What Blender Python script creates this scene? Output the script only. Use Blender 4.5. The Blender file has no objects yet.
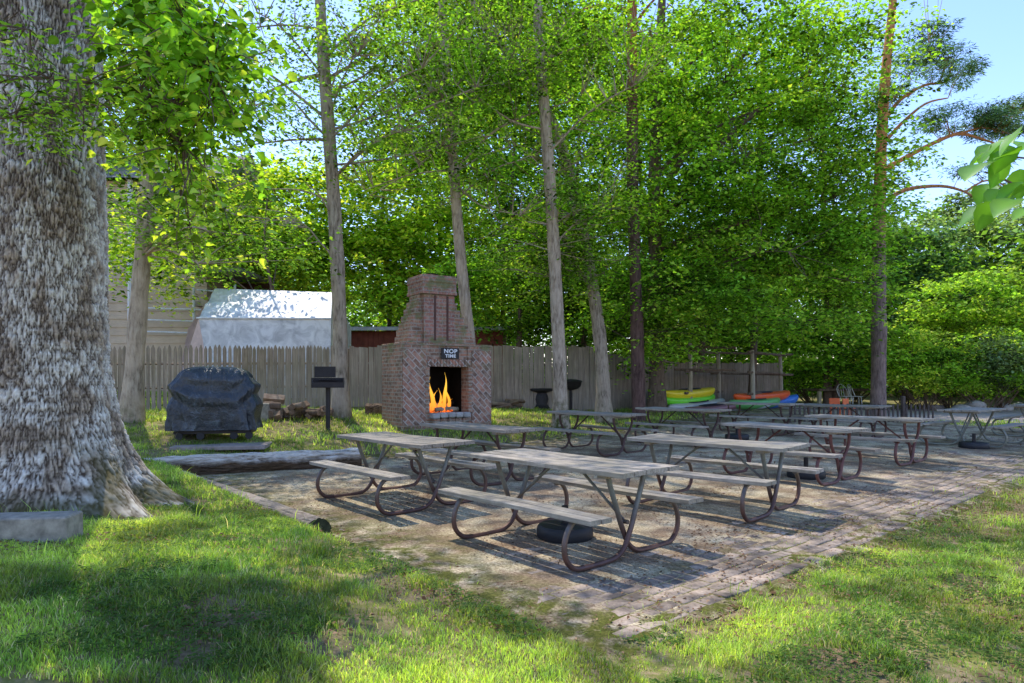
import bpy, math, random
import numpy as np
from mathutils import Vector, Matrix
R=math.radians
rng=np.random.default_rng(7); random.seed(7)
sc=bpy.context.scene
col=sc.collection
F=657.0; YH=380.0; EYE=1.51
# ------------------------------------------------------------------ noise
def _hash(i,j,k,s):
    n=(i*374761393+j*668265263+k*2147483647+s*1274126177)&0xffffffff
    n=((n^(n>>13))*1274126177)&0xffffffff
    return ((n^(n>>16))&0xffffff)/float(0xffffff)
def vnoise(x,y,z=0.0,seed=0):
    x=np.asarray(x,float); y=np.asarray(y,float); z=np.asarray(z,float)+np.zeros_like(x)
    i=np.floor(x).astype(np.int64); j=np.floor(y).astype(np.int64); k=np.floor(z).astype(np.int64)
    fx=x-i; fy=y-j; fz=z-k
    fx=fx*fx*(3-2*fx); fy=fy*fy*(3-2*fy); fz=fz*fz*(3-2*fz)
    def L(a,b,t): return a+(b-a)*t
    h=lambda a,b,c:_hash(i+a,j+b,k+c,seed)
    return L(L(L(h(0,0,0),h(1,0,0),fx),L(h(0,1,0),h(1,1,0),fx),fy),
             L(L(h(0,0,1),h(1,0,1),fx),L(h(0,1,1),h(1,1,1),fx),fy),fz)
def fbm(x,y,z=0.0,o=4,seed=0):
    t=0;a=.5;s=0
    for q in range(o):
        t=t+a*vnoise(np.asarray(x)*2**q,np.asarray(y)*2**q,np.asarray(z)*2**q,seed+q); s+=a; a*=.5
    return t/s
def sst(a,b,x):
    t=np.clip((np.asarray(x,float)-a)/(b-a),0,1); return t*t*(3-2*t)
# ------------------------------------------------------------------ patio frame and terrain
C0=np.array([.65,3.75]); UD=np.array([.7547,.6561]); VD=np.array([-.6561,.7547])
VB=8.5
def touv(x,y):
    dx=np.asarray(x)-C0[0]; dy=np.asarray(y)-C0[1]
    return dx*UD[0]+dy*UD[1], dx*VD[0]+dy*VD[1]
def fromuv(u,v): return C0[0]+u*UD[0]+v*VD[0], C0[1]+u*UD[1]+v*VD[1]
def base_h(x,y):
    return np.interp(y,[6,9,12,16,20,28,60,120,2000],[0,.03,.08,.13,.22,.45,.9,2.0,10.0])
def terr(x,y):
    x=np.asarray(x,float); y=np.asarray(y,float)
    u,v=touv(x,y)
    h=base_h(x,y)
    left=sst(.3,.5,-u)*.19+sst(.5,2.7,-u)*.2
    left=left*sst(-2.5,2.2,v)
    back=(sst(0.02,.3,v-VB)*.1+sst(.3,3.2,v-VB)*.34)*(1-sst(6,12,u))*(1-.35*sst(2,6,u))
    h=h+np.maximum(left,back)
    h=h+np.interp(y,[0,16,20.5,24,26.5,30],[0,0,.27,.2,.25,.25])*(1-sst(8,13,x))*(1-.3*(1-sst(-4,0,x)))
    out=sst(.1,.8,np.maximum(np.maximum(-u,-v),v-VB))
    h=h+out*(.05*(fbm(x*.8,y*.8,0,3,5)-.5)+.02)
    h=h+out*.16*sst(6,13,y)*(1-sst(-1,3,x))
    return h
def P(px,py):
    dx=(px-512)/F; dz=-(py-YH)/F
    t=2.0
    while t<200:
        if EYE+dz*t<=float(terr(dx*t,t)): break
        t+=.02
    return (dx*t,t,float(terr(dx*t,t)))
def W(px,py,Z): return ((px-512)/F*Z, Z, EYE+(YH-py)/F*Z)
# ------------------------------------------------------------------ object helpers
def tag(o,label=None,cat=None,group=None,kind=None):
    if label:o['label']=label
    if cat:o['category']=cat
    if group:o['group']=group
    if kind:o['kind']=kind
    return o
def empty(name,loc,rz=0,label=None,cat=None,group=None):
    o=bpy.data.objects.new(name,None); col.objects.link(o); o.location=loc; o.rotation_euler=(0,0,rz)
    o.empty_display_size=.2
    return tag(o,label,cat,group)
def meshobj(name,verts,faces,mat,parent=None,colors=None,smooth=False):
    """verts Nx3 array; faces: list of tuples or (M,k) array"""
    me=bpy.data.meshes.new(name)
    V=np.asarray(verts,np.float32)
    if isinstance(faces,np.ndarray):
        m,k=faces.shape
        me.vertices.add(len(V)); me.vertices.foreach_set('co',V.ravel())
        me.loops.add(m*k); me.loops.foreach_set('vertex_index',faces.astype(np.int32).ravel())
        me.polygons.add(m); me.polygons.foreach_set('loop_start',np.arange(0,m*k,k,dtype=np.int32))
        me.polygons.foreach_set('loop_total',np.full(m,k,np.int32))
        me.update(calc_edges=True)
    else:
        me.from_pydata([tuple(map(float,v)) for v in V],[],faces); me.update()
    if colors is not None:
        a=me.color_attributes.new('Col','FLOAT_COLOR','POINT')
        c=np.ones((len(V),4),np.float32); c[:,:3]=colors; a.data.foreach_set('color',c.ravel())
    if smooth: me.polygons.foreach_set('use_smooth',np.ones(len(me.polygons),bool))
    if mat: me.materials.append(mat)
    o=bpy.data.objects.new(name,me); col.objects.link(o)
    if parent: o.parent=parent
    return o
class MB:
    def __init__(s): s.v=[]; s.f=[]
    def add(s,vs,fs):
        n=len(s.v); s.v+= [tuple(v) for v in vs]; s.f+= [tuple(n+i for i in f) for f in fs]; return s
    def box(s,c,d,rz=0,bev=0.0,M=None):
        x,y,z=[k/2 for k in d]; b=min(bev,x*.9,y*.9,z*.9)
        if b<=0:
            vs=[Vector((i*x,j*y,k*z)) for i in(-1,1) for j in(-1,1) for k in(-1,1)]
            fs=[(0,1,3,2),(4,6,7,5),(0,4,5,1),(2,3,7,6),(0,2,6,4),(1,5,7,3)]
        else:
            vs=[];idx={}
            for i in(-1,1):
                for j in(-1,1):
                    for k in(-1,1):
                        for a in range(3):
                            p=[i*(x-b),j*(y-b),k*(z-b)]; p[a]=[i*x,j*y,k*z][a]
                            idx[(i,j,k,a)]=len(vs); vs.append(Vector(p))
            fs=[]
            for a in range(3):
                o=[q for q in range(3) if q!=a]
                for sg in(-1,1):
                    ring=[]
                    for (p,q) in((-1,-1),(1,-1),(1,1),(-1,1)):
                        k=[0,0,0];k[a]=sg;k[o[0]]=p;k[o[1]]=q; ring.append(idx[(*k,a)])
                    if (sg<0)!=(a==1): ring=ring[::-1]
                    fs.append(tuple(ring))
            for a in range(3):
                o=[q for q in range(3) if q!=a]
                for p in(-1,1):
                    for q in(-1,1):
                        k0=[0,0,0];k0[o[0]]=p;k0[o[1]]=q
                        k1=list(k0);k0[a]=-1;k1[a]=1
                        fs.append((idx[(*k0,o[0])],idx[(*k1,o[0])],idx[(*k1,o[1])],idx[(*k0,o[1])]))
            for i in(-1,1):
                for j in(-1,1):
                    for k in(-1,1): fs.append(tuple(idx[(i,j,k,a)] for a in range(3)))
        T=Matrix.Translation(Vector(c))@Matrix.Rotation(rz,4,'Z')
        if M is not None: T=Matrix.Translation(Vector(c))@M.to_4x4()
        return s.add([T@v for v in vs],fs)
    def tube(s,pts,r,n=8,cap=True):
        pts=[Vector(p) for p in pts]; m=len(pts)
        if not hasattr(r,'__len__'): r=[r]*m
        t0=(pts[1]-pts[0]).normalized()
        ref=Vector((0,0,1)) if abs(t0.z)<.9 else Vector((1,0,0))
        a=t0.cross(ref).normalized(); vs=[]
        for i,p in enumerate(pts):
            t=(pts[min(i+1,m-1)]-pts[max(i-1,0)]).normalized()
            a=(a-t*a.dot(t)); a=a.normalized() if a.length>1e-6 else t.orthogonal().normalized()
            b=t.cross(a)
            for k in range(n):
                q=2*math.pi*k/n; vs.append(p+(a*math.cos(q)+b*math.sin(q))*r[i])
        fs=[(i*n+k,i*n+(k+1)%n,(i+1)*n+(k+1)%n,(i+1)*n+k) for i in range(m-1) for k in range(n)]
        if cap: fs+=[tuple(range(n))[::-1],tuple((m-1)*n+k for k in range(n))]
        return s.add(vs,fs)
    def lathe(s,prof,c=(0,0,0),n=24):
        vs=[(c[0]+r*math.cos(2*math.pi*k/n),c[1]+r*math.sin(2*math.pi*k/n),c[2]+z) for r,z in prof for k in range(n)]
        m=len(prof)
        fs=[(i*n+k,i*n+(k+1)%n,(i+1)*n+(k+1)%n,(i+1)*n+k) for i in range(m-1) for k in range(n)]
        fs+=[tuple(range(n))[::-1],tuple((m-1)*n+k for k in range(n))]
        return s.add(vs,fs)
    def prism(s,poly,y0,y1):   # poly in xz
        n=len(poly); vs=[(x,y0,z) for x,z in poly]+[(x,y1,z) for x,z in poly]
        fs=[tuple(range(n)),tuple(range(2*n-1,n-1,-1))]+[(i,i+n,(i+1)%n+n,(i+1)%n) for i in range(n)]
        return s.add(vs,fs)
    def build(s,name,mat,parent=None,smooth=False):
        o=meshobj(name,s.v,s.f,mat,parent)
        if smooth:
            me=o.data; me.polygons.foreach_set('use_smooth',np.ones(len(me.polygons),bool)); 
            try: me.set_sharp_from_angle(angle=R(40))
            except Exception: pass
        return o
def smoothpath(pts,k=6):
    pts=[Vector(p) for p in pts]; o=[]; n=len(pts)
    for i in range(n-1):
        p0=pts[max(i-1,0)];p1=pts[i];p2=pts[i+1];p3=pts[min(i+2,n-1)]
        for j in range(k):
            t=j/k
            o.append(.5*((2*p1)+(p2-p0)*t+(2*p0-5*p1+4*p2-p3)*t*t+(-p0+3*p1-3*p2+p3)*t**3))
    o.append(pts[-1]); return o
def copy_tree(o,parent=None):
    c=o.copy(); col.objects.link(c); c.parent=parent
    for ch in [q for q in o.children]: copy_tree(ch,c)
    return c
# ------------------------------------------------------------------ materials
class NT:
    def __init__(s,name):
        s.m=bpy.data.materials.new(name); s.m.use_nodes=True; s.t=s.m.node_tree; s.t.nodes.clear()
        s.out=s.t.nodes.new('ShaderNodeOutputMaterial')
    def n(s,ty,ins={},**kw):
        d=s.t.nodes.new('ShaderNode'+ty)
        for k,v in kw.items(): setattr(d,k,v)
        for k,v in ins.items():
            if hasattr(v,'node'): s.t.links.new(v,d.inputs[k])
            else: d.inputs[k].default_value=v
        return d
    def ramp(s,fac,stops):
        d=s.n('ValToRGB',{'Fac':fac}); e=d.color_ramp.elements
        while len(e)<len(stops): e.new(.5)
        for i,(p,c) in enumerate(stops): e[i].position=p; e[i].color=(*c,1) if hasattr(c,'__len__') else (c,c,c,1)
        return d.outputs[0]
    def mix(s,f,a,b,bt='MIX'):
        d=s.n('MixRGB',{'Fac':f,'Color1':a,'Color2':b},blend_type=bt); return d.outputs[0]
    def noise(s,vec,scale,detail=4,rough=.6,dist=0):
        return s.n('TexNoise',{'Vector':vec,'Scale':scale,'Detail':detail,'Roughness':rough,'Distortion':dist}).outputs[0]
    def vec(s,scale=(1,1,1),kind='Object',rot=(0,0,0)):
        c=s.n('TexCoord'); return s.n('Mapping',{'Vector':c.outputs[kind],'Scale':scale,'Rotation':rot}).outputs[0]
    def pos(s,scale=(1,1,1),rot=(0,0,0)):
        c=s.n('NewGeometry'); return s.n('Mapping',{'Vector':c.outputs['Position'],'Scale':scale,'Rotation':rot}).outputs[0]
    def bsdf(s,colr,rough=.8,spec=.3,metal=0.0,bump=None,bs=.4,bd=.01,**ex):
        ins={'Base Color':colr,'Roughness':rough,'Metallic':metal,'Specular IOR Level':spec}; ins.update(ex)
        if bump is not None:
            b=s.n('Bump',{'Height':bump,'Strength':bs,'Distance':bd}); ins['Normal']=b.outputs[0]
        p=s.n('BsdfPrincipled',ins); s.t.links.new(p.outputs[0],s.out.inputs[0]); return s.m
def C(*c): return (*c,1)
def leaf_mat(name,trans=.5,tint=(1.3,1.4,.4),rough=.4,spec=.05):
    t=NT(name); a=t.n('Attribute',attribute_name='Col').outputs['Color']
    d=t.n('BsdfDiffuse',{'Color':a}); tc=t.mix(1.0,a,C(*tint),'MULTIPLY')
    tr=t.n('BsdfTranslucent',{'Color':tc}); m=t.n('MixShader',{0:trans,1:d.outputs[0],2:tr.outputs[0]})
    g=t.n('BsdfGlossy',{'Color':C(.9,.95,1),'Roughness':rough})
    lw=t.n('LayerWeight',{'Blend':.25}); f=t.n('Math',{0:lw.outputs[0],1:spec},operation='MULTIPLY')
    m2=t.n('MixShader',{0:f.outputs[0],1:m.outputs[0],2:g.outputs[0]})
    t.t.links.new(m2.outputs[0],t.out.inputs[0]); return t.m
LEAF=leaf_mat('leaf_green'); NEEDLE=leaf_mat('pine_needle',.15); GRASSM=leaf_mat('grass_blade',.5,(1.3,1.25,.6),.6,.06)
LITTER=leaf_mat('dead_leaf',.15,(1,1,1),.7,.05)
def bark_mat(name,c1,c2,c3,sc=6.,top=None,topz=(5,8),bumpd=.02,moss=0.0):
    t=NT(name); v=t.pos((1,1,.22)); n1=t.noise(v,sc*3,6,.65,.4); n2=t.noise(t.pos(),sc*.35,4,.6)
    c=t.ramp(n1,[(.3,c1),(.5,c2),(.72,c3)])
    c=t.mix(t.ramp(n2,[(.45,0),(.6,.6)]),c,C(*[min(1,k*1.45) for k in c2]))
    if top:
        z=t.n('SeparateXYZ',{0:t.n('NewGeometry').outputs['Position']}).outputs[2]
        f=t.n('MapRange',{0:z,1:topz[0],2:topz[1]}).outputs[0]
        c=t.mix(f,c,t.ramp(n1,[(.3,[k*.5 for k in top]),(.6,top)]))
    if moss:
        z=t.n('SeparateXYZ',{0:t.n('NewGeometry').outputs['Position']}).outputs[2]
        f=t.n('MapRange',{0:z,1:moss+.7,2:moss}).outputs[0]
        f=t.n('Math',{0:f,1:t.ramp(t.noise(t.pos(),7,4),[(.4,0),(.6,1)])},operation='MULTIPLY').outputs[0]
        c=t.mix(f,c,C(.07,.08,.02))
    return t.bsdf(c,.9,.15,bump=n1,bs=.9,bd=bumpd)
BARK_G=bark_mat('bark_grey',(.09,.068,.045),(.3,.24,.18),(.5,.43,.34),moss=.3)
BARK_L=bark_mat('bark_pale',(.12,.09,.06),(.36,.285,.21),(.56,.47,.37),moss=.5)
BARK_D=bark_mat('bark_dark',(.04,.028,.02),(.13,.09,.065),(.22,.165,.12))
BARK_R=bark_mat('bark_reddish',(.035,.02,.018),(.11,.065,.055),(.2,.13,.11),top=(.36,.13,.06),topz=(8.5,11))
BARK_P=bark_mat('bark_pine',(.06,.042,.038),(.2,.145,.13),(.32,.25,.22),top=(.62,.27,.11),topz=(5.5,8.5))
def wood_mat(name,c1,c2,c3,axis=(.6,14,14)):
    t=NT(name); v=t.vec(axis); n=t.noise(v,3.2,7,.7,.3); n2=t.noise(t.vec((.8,6,1)),1.3,4,.6)
    c=t.ramp(n,[(.28,c1),(.5,c2),(.7,c3)])
    c=t.mix(t.ramp(n2,[(.35,0),(.7,.75)]),c,t.ramp(n,[(.3,[k*.45 for k in c2]),(.7,[k*1.15 for k in c2])]))
    c=t.mix(t.ramp(t.noise(t.pos(),1.7,4),[(.42,0),(.62,.55)]),c,C(.19,.17,.1))
    c=t.mix(t.ramp(t.noise(t.pos(),.35,2),[(.4,0),(.6,.35)]),c,C(.42,.4,.37))
    c=t.mix(.8,c,t.ramp(t.n('ObjectInfo').outputs['Random'],[(0,(.68,.62,.56)),(.5,(.9,.9,.88)),(1,(1.1,1.06,1.0))]),'MULTIPLY')
    c=t.mix(t.ramp(t.noise(t.pos((7,7,.5)),1.2,3),[(.42,0),(.6,.55)]),c,t.ramp(n,[(.3,[k*.35 for k in c2]),(.7,[k*.75 for k in c2])]))
    return t.bsdf(c,.85,.2,bump=n,bs=.6,bd=.006)
WOOD=wood_mat('weathered_plank',(.11,.085,.065),(.4,.35,.29),(.66,.6,.52))
WOODV=wood_mat('weathered_picket',(.13,.095,.075),(.36,.285,.23),(.52,.44,.37),(14,14,.6))
POSTW=wood_mat('rack_post',(.26,.2,.14),(.5,.42,.32),(.65,.56,.45),(14,14,.6))
LOGM=wood_mat('log_wood',(.04,.028,.02),(.4,.32,.25),(.8,.73,.63),(1.6,9,16))
FIREW=wood_mat('split_firewood',(.1,.05,.03),(.28,.17,.11),(.5,.38,.28),(2,10,10))
def weathered_log_mat():
    t=NT('weathered_log_wood'); p=t.pos((1.2,1.2,1),(0,0,-R(20))); v=t.pos((1.2,9,22),(0,0,-R(20)))
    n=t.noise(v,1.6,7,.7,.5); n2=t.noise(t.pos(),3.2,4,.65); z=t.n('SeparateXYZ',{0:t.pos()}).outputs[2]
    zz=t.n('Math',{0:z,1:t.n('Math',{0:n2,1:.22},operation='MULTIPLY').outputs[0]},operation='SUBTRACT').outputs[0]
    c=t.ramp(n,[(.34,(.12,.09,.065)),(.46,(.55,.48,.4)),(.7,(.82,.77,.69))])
    f=t.n('MapRange',{0:zz,1:.19,2:.1}).outputs[0]  # lit top painted in by height: pale weathered wood above, dark rotten below
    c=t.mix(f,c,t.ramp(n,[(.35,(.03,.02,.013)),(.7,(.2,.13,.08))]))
    return t.bsdf(c,.9,.1,bump=n,bs=.9,bd=.03)
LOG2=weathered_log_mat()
def tube_mat(name,up,low,z0,z1,rough=.5,metal=.5):
    t=NT(name); v=t.vec(); z=t.n('SeparateXYZ',{0:v}).outputs[2]
    nz=t.noise(v,9,5,.7)
    f=t.n('MapRange',{0:t.n('Math',{0:z,1:t.n('Math',{0:nz,1:.5},operation='MULTIPLY').outputs[0]},operation='ADD').outputs[0],1:z0+.25,2:z1+.25}).outputs[0]
    c=t.mix(f,C(*low),C(*up)); c=t.mix(t.ramp(nz,[(.4,0),(.65,.6)]),c,C(low[0]*.6,low[1]*.55,low[2]*.55))
    return t.bsdf(c,rough,.4,metal,bump=nz,bs=.3,bd=.003)
TUBE_A=tube_mat('galvanised_tube',(.2,.22,.2),(.15,.085,.07),.18,.5)
TUBE_B=tube_mat('rusty_tube',(.085,.05,.045),(.13,.075,.06),0,.8,.6,.3)
TUBE_C=tube_mat('rusty_red_tube',(.14,.05,.045),(.2,.1,.085),0,.8,.6,.3)
TUBE_D=tube_mat('galvanised_pale_tube',(.2,.2,.17),(.27,.27,.22),0,.5,.5,.4)
def plain(name,c,rough=.6,spec=.3,metal=0,var=.25,scale=6,bd=.004,**ex):
    t=NT(name); n=t.noise(t.vec(),scale,5,.65)
    cc=t.ramp(n,[(.3,[k*(1-var) for k in c]),(.7,[min(1,k*(1+var)) for k in c])])
    return t.bsdf(cc,rough,spec,metal,bump=n,bs=.4,bd=bd,**ex)
BLACKP=plain('black_plastic',(.018,.018,.022),.55,.4)
IRON=plain('dark_iron',(.035,.03,.03),.6,.4,.4)
CONC=plain('concrete',(.3,.27,.22),.95,.1,0,.4,11,.01)
PAD=plain('paver_slab',(.33,.27,.24),.95,.1,0,.3,8)
CHAR=plain('charcoal_soot',(.012,.011,.01),1,.05)
STONE=plain('pale_stone',(.38,.36,.34),.9,.2,0,.35,5)
HOUSE=plain('beige_siding',(.54,.42,.3),.8,.2,0,.12,2)
WHITE=plain('white_paint',(.72,.72,.72),.5,.3,0,.08)
PINKT=plain('pinkish_tarp_end',(.6,.45,.4),.6,.2,0,.15)
ROOFG=plain('grey_roofing',(.2,.19,.18),.9,.2,0,.3,9)
REDW=plain('red_barn_siding',(.2,.06,.04),.85,.2,0,.3,4)
DARKW=plain('dark_glass',(.02,.022,.025),.15,.5)
PIPE=plain('white_metal_rail',(.65,.66,.68),.4,.4)
def brick_mat(name,rot,w,h,c1,c2,mort,dark=.5):
    t=NT(name); tc=t.n('TexCoord').outputs['Object']; s=t.n('SeparateXYZ',{0:tc})
    a=t.n('Math',{0:s.outputs[0],1:s.outputs[1]},operation='ADD').outputs[0]
    cv=t.n('CombineXYZ',{0:a,1:s.outputs[2]}).outputs[0]
    mp=t.n('Mapping',{'Vector':cv,'Rotation':(0,0,rot)}).outputs[0]
    b=t.n('TexBrick',{'Vector':mp,'Color1':C(*c1),'Color2':C(*c2),'Mortar':C(*mort),'Scale':1.0,'Mortar Size':.012,'Mortar Smooth':.2,'Bias':0.,'Brick Width':w,'Row Height':h})
    n=t.noise(t.vec(),3.5,5,.7); n3=t.noise(t.vec(),14,4,.7)
    c=t.mix(t.ramp(n,[(.35,dark),(.65,0)]),b.outputs[0],C(.05,.045,.04))
    c=t.mix(t.ramp(n3,[(.45,0),(.62,.6)]),c,C(.42,.32,.24))
    gz=t.n('SeparateXYZ',{0:tc}).outputs[2]; gf=t.n('Math',{0:t.n('MapRange',{0:gz,1:1.3,2:1.9}).outputs[0],1:t.ramp(t.noise(t.vec(),2.6,4),[(.5,0),(.62,.7)])},operation='MULTIPLY').outputs[0]; c=t.mix(gf,c,C(.14,.17,.06))
    f=t.n('Math',{0:1.0,1:b.outputs['Fac']},operation='SUBTRACT').outputs[0]
    return t.bsdf(c,.92,.15,bump=f,bs=.8,bd=.015)
BRICK=brick_mat('old_brick',0,.24,.08,(.22,.125,.08),(.5,.24,.15),(.42,.37,.3),.45)
BRICKD=brick_mat('diagonal_brick',R(45),.27,.105,(.18,.11,.08),(.52,.235,.16),(.56,.5,.44),.5)
BRICKR=brick_mat('red_chimney_brick',0,.22,.08,(.3,.12,.09),(.44,.2,.15),(.33,.27,.24),.35)
# ------------------------------------------------------------------ world, sun, camera
w=bpy.data.worlds.new('World'); sc.world=w; w.use_nodes=True
nt=w.node_tree; bg=nt.nodes['Background']; sky=nt.nodes.new('ShaderNodeTexSky'); sky.sky_type='NISHITA'
SUN_AZ=Vector((-.26,.46)).normalized(); SUN_EL=R(60)
sky.sun_disc=False; sky.sun_elevation=SUN_EL; sky.sun_rotation=math.atan2(SUN_AZ.x,SUN_AZ.y)
sky.air_density=1.0; sky.dust_density=.2; sky.ozone_density=3.5
tm=nt.nodes.new('ShaderNodeMixRGB'); tm.blend_type='MULTIPLY'; tm.inputs[0].default_value=1; tm.inputs[2].default_value=(1.05,.86,.88,1)
hs=nt.nodes.new('ShaderNodeHueSaturation'); hs.inputs['Saturation'].default_value=1.12; nt.links.new(sky.outputs[0],hs.inputs['Color']); nt.links.new(hs.outputs[0],tm.inputs[1]); nt.links.new(tm.outputs[0],bg.inputs[0]); bg.inputs[1].default_value=.42
sd=bpy.data.lights.new('sun','SUN'); sd.energy=5.0; sd.angle=R(.6); sd.color=(1,.94,.83)
so=bpy.data.objects.new('sun',sd); col.objects.link(so)
dirv=Vector((SUN_AZ.x*math.cos(SUN_EL),SUN_AZ.y*math.cos(SUN_EL),math.sin(SUN_EL)))
so.rotation_euler=dirv.to_track_quat('Z','Y').to_euler(); so.location=(0,0,30)
cd=bpy.data.cameras.new('camera'); cd.sensor_width=36; cd.lens=F/1024*36; cd.shift_y=(YH-341.5)/1024; cd.clip_end=5000
co=bpy.data.objects.new('camera',cd); col.objects.link(co); co.location=(0,0,EYE); co.rotation_euler=(R(90),0,0); sc.camera=co
sc.view_settings.view_transform='Standard'; sc.view_settings.look='None'; sc.view_settings.exposure=0
sc.cycles.max_bounces=8; sc.cycles.diffuse_bounces=4; sc.cycles.transmission_bounces=4; sc.cycles.transparent_max_bounces=8
sc.cycles.sample_clamp_indirect=6
# ------------------------------------------------------------------ ground
def ground_mat():
    t=NT('lawn_soil'); p=t.pos(); n1=t.noise(p,.9,5,.6); n2=t.noise(p,7,6,.7); n3=t.noise(p,40,4,.7)
    c=t.ramp(n2,[(.3,(.09,.12,.025)),(.48,(.2,.2,.05)),(.6,(.36,.27,.15))])
    c=t.mix(t.ramp(n1,[(.42,0),(.6,.8)]),c,t.ramp(n3,[(.3,(.07,.05,.03)),(.6,(.2,.15,.1))]))
    y=t.n('SeparateXYZ',{0:p})
    f=t.n('Math',{0:t.n('MapRange',{0:y.outputs[1],1:18.,2:20.}).outputs[0],1:t.n('MapRange',{0:y.outputs[1],1:27.,2:25.}).outputs[0]},operation='MULTIPLY').outputs[0]
    f2=t.n('MapRange',{0:y.outputs[0],1:6.,2:10.}).outputs[0]
    f=t.n('Math',{0:f,1:f2},operation='MULTIPLY').outputs[0]
    c=t.mix(f,c,t.ramp(n3,[(.3,(.3,.23,.18)),(.7,(.62,.52,.43))]))
    g=t.n('MapRange',{0:y.outputs[1],1:40.,2:60.}).outputs[0]
    c=t.mix(g,c,C(.03,.05,.015))
    return t.bsdf(c,.95,.1,bump=n3,bs=.6,bd=.02)
def grid_axis(segs):
    a=[]
    for (s,e,st) in segs: a+=list(np.arange(s,e,st))
    a.append(segs[-1][1]); return np.array(a)
gx=grid_axis([(-1500,-200,260),(-200,-40,20),(-40,-12,2),(-12,16,.2),(16,50,2),(50,200,15),(200,1500,260)])
gy=grid_axis([(-300,-20,40),(-20,1,1.5),(1,20,.2),(20,60,1),(60,200,10),(200,2200,200)])
X,Y=np.meshgrid(gx,gy); Zg=terr(X,Y)
V=np.stack([X.ravel(),Y.ravel(),Zg.ravel()],1); nx,ny=len(gx),len(gy)
ii=(np.arange(ny-1)[:,None]*nx+np.arange(nx-1)[None]).ravel()
g=meshobj('ground',V,np.stack([ii,ii+1,ii+nx+1,ii+nx],1),ground_mat(),smooth=True); tag(g,kind='structure')
# ---- patio: individual brick pavers in one sheet plus the dirt that has drifted over them
def pav_mat():
    t=NT('brick_paver'); a=t.n('Attribute',attribute_name='Col').outputs['Color']; p=t.pos()
    n=t.noise(p,30,5,.7); n2=t.noise(p,2.2,5,.65)
    c=t.mix(t.ramp(n,[(.3,.6),(.7,0)]),a,C(.07,.055,.05))
    c=t.mix(t.ramp(n2,[(.4,0),(.62,.85)]),c,t.ramp(n,[(.3,(.38,.275,.2)),(.7,(.66,.52,.39))]))
    return t.bsdf(c,.85,.2,bump=n,bs=.5,bd=.006)
def dirt_mat():
    t=NT('patio_dirt'); p=t.pos(); n=t.noise(p,45,5,.75); n2=t.noise(p,1.6,5,.65); n3=t.noise(p,5,5,.7)
    c=t.ramp(n,[(.34,(.17,.115,.07)),(.5,(.52,.42,.27)),(.66,(.84,.72,.5))])
    c=t.mix(t.ramp(n2,[(.4,0),(.56,.8)]),c,t.ramp(n,[(.35,(.1,.06,.04)),(.65,(.26,.17,.11))]))
    a=t.n('Attribute',attribute_name='Col').outputs['Fac']
    f=t.n('Math',{0:a,1:t.ramp(n3,[(.38,0),(.55,1)])},operation='MULTIPLY').outputs[0]
    c=t.mix(f,c,t.ramp(n,[(.35,(.05,.055,.01)),(.65,(.15,.15,.03))]))
    return t.bsdf(c,.95,.1,bump=n,bs=.7,bd=.012)
UL=19.
bw,bh=.215,.125
Vp=[];Fp=[];Cp=[]
row=0; v=0.
us=[];
while v<VB-.02:
    off=(row%2)*bw*.5; u0=-off
    k0=np.arange(int((UL+bw)/bw)); uu=u0+k0*bw
    us.append(np.stack([uu,np.full_like(uu,v)],1)); v+=bh; row+=1
us=np.concatenate(us)
N=len(us); jx=rng.normal(0,.003,(N,2)); cu=us[:,0]+bw/2+jx[:,0]; cv=us[:,1]+bh/2+jx[:,1]
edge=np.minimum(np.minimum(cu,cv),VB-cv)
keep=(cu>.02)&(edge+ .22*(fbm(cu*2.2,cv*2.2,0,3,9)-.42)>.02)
cu,cv=cu[keep],cv[keep]; N=len(cu)
hw=bw/2-.005-rng.random(N)*.003; hh=bh/2-.005-rng.random(N)*.003; bev=.007
ang=rng.normal(0,.012,N); tiltx=rng.normal(0,.014,N); tilty=rng.normal(0,.014,N)
sag=.014*(fbm(cu*1.1,cv*1.1,0,3,11)-.5)+rng.normal(0,.0018,N)
cx,cy=fromuv(cu,cv); bz=terr(cx,cy)
def pav_layer(f,dz):
    out=[]
    for sx,sy in((-1,-1),(1,-1),(1,1),(-1,1)):
        lx=sx*(hw-f); ly=sy*(hh-f)
        a=lx*np.cos(ang)-ly*np.sin(ang); b=lx*np.sin(ang)+ly*np.cos(ang)
        x,y=fromuv(cu+a,cv+b); out.append(np.stack([x,y,bz+.03+sag+dz+lx*tiltx+ly*tilty],1))
    return np.stack(out,1)
VV=np.concatenate([pav_layer(0,-.05),pav_layer(0,-bev),pav_layer(bev,0)],1).reshape(-1,3)
b0=(np.arange(N)*12)[:,None]
fl=[[8,9,10,11]]+[[4+i,4+(i+1)%4,8+(i+1)%4,8+i] for i in range(4)]+[[i,(i+1)%4,4+(i+1)%4,4+i] for i in range(4)]
FF=np.concatenate([b0+np.array(q)[None] for q in fl])
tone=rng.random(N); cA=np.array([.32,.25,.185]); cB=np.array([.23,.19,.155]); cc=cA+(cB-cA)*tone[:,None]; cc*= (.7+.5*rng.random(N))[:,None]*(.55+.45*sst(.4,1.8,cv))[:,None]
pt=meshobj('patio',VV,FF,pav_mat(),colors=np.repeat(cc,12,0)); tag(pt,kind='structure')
du=np.arange(-.85,UL+.01,.055); dv=np.arange(-.45,VB+.4,.055)
DU,DV=np.meshgrid(du,dv); dx,dy=fromuv(DU,DV)
e=np.minimum(np.minimum(DU+.3,DV),VB-DV)+.25*(fbm(DU*2.5,DV*2.5,0,3,21)-.5)
lev=.0365+.02*(fbm(DU*1.3,DV*1.3,0,4,31)-.43)-.012*sst(1.5,.4,np.minimum(DV,DU+1.2))+.012*(fbm(DU*6,DV*6,0,3,33)-.5)
lev=np.where(e<0,.03+e*.2,lev)
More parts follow.
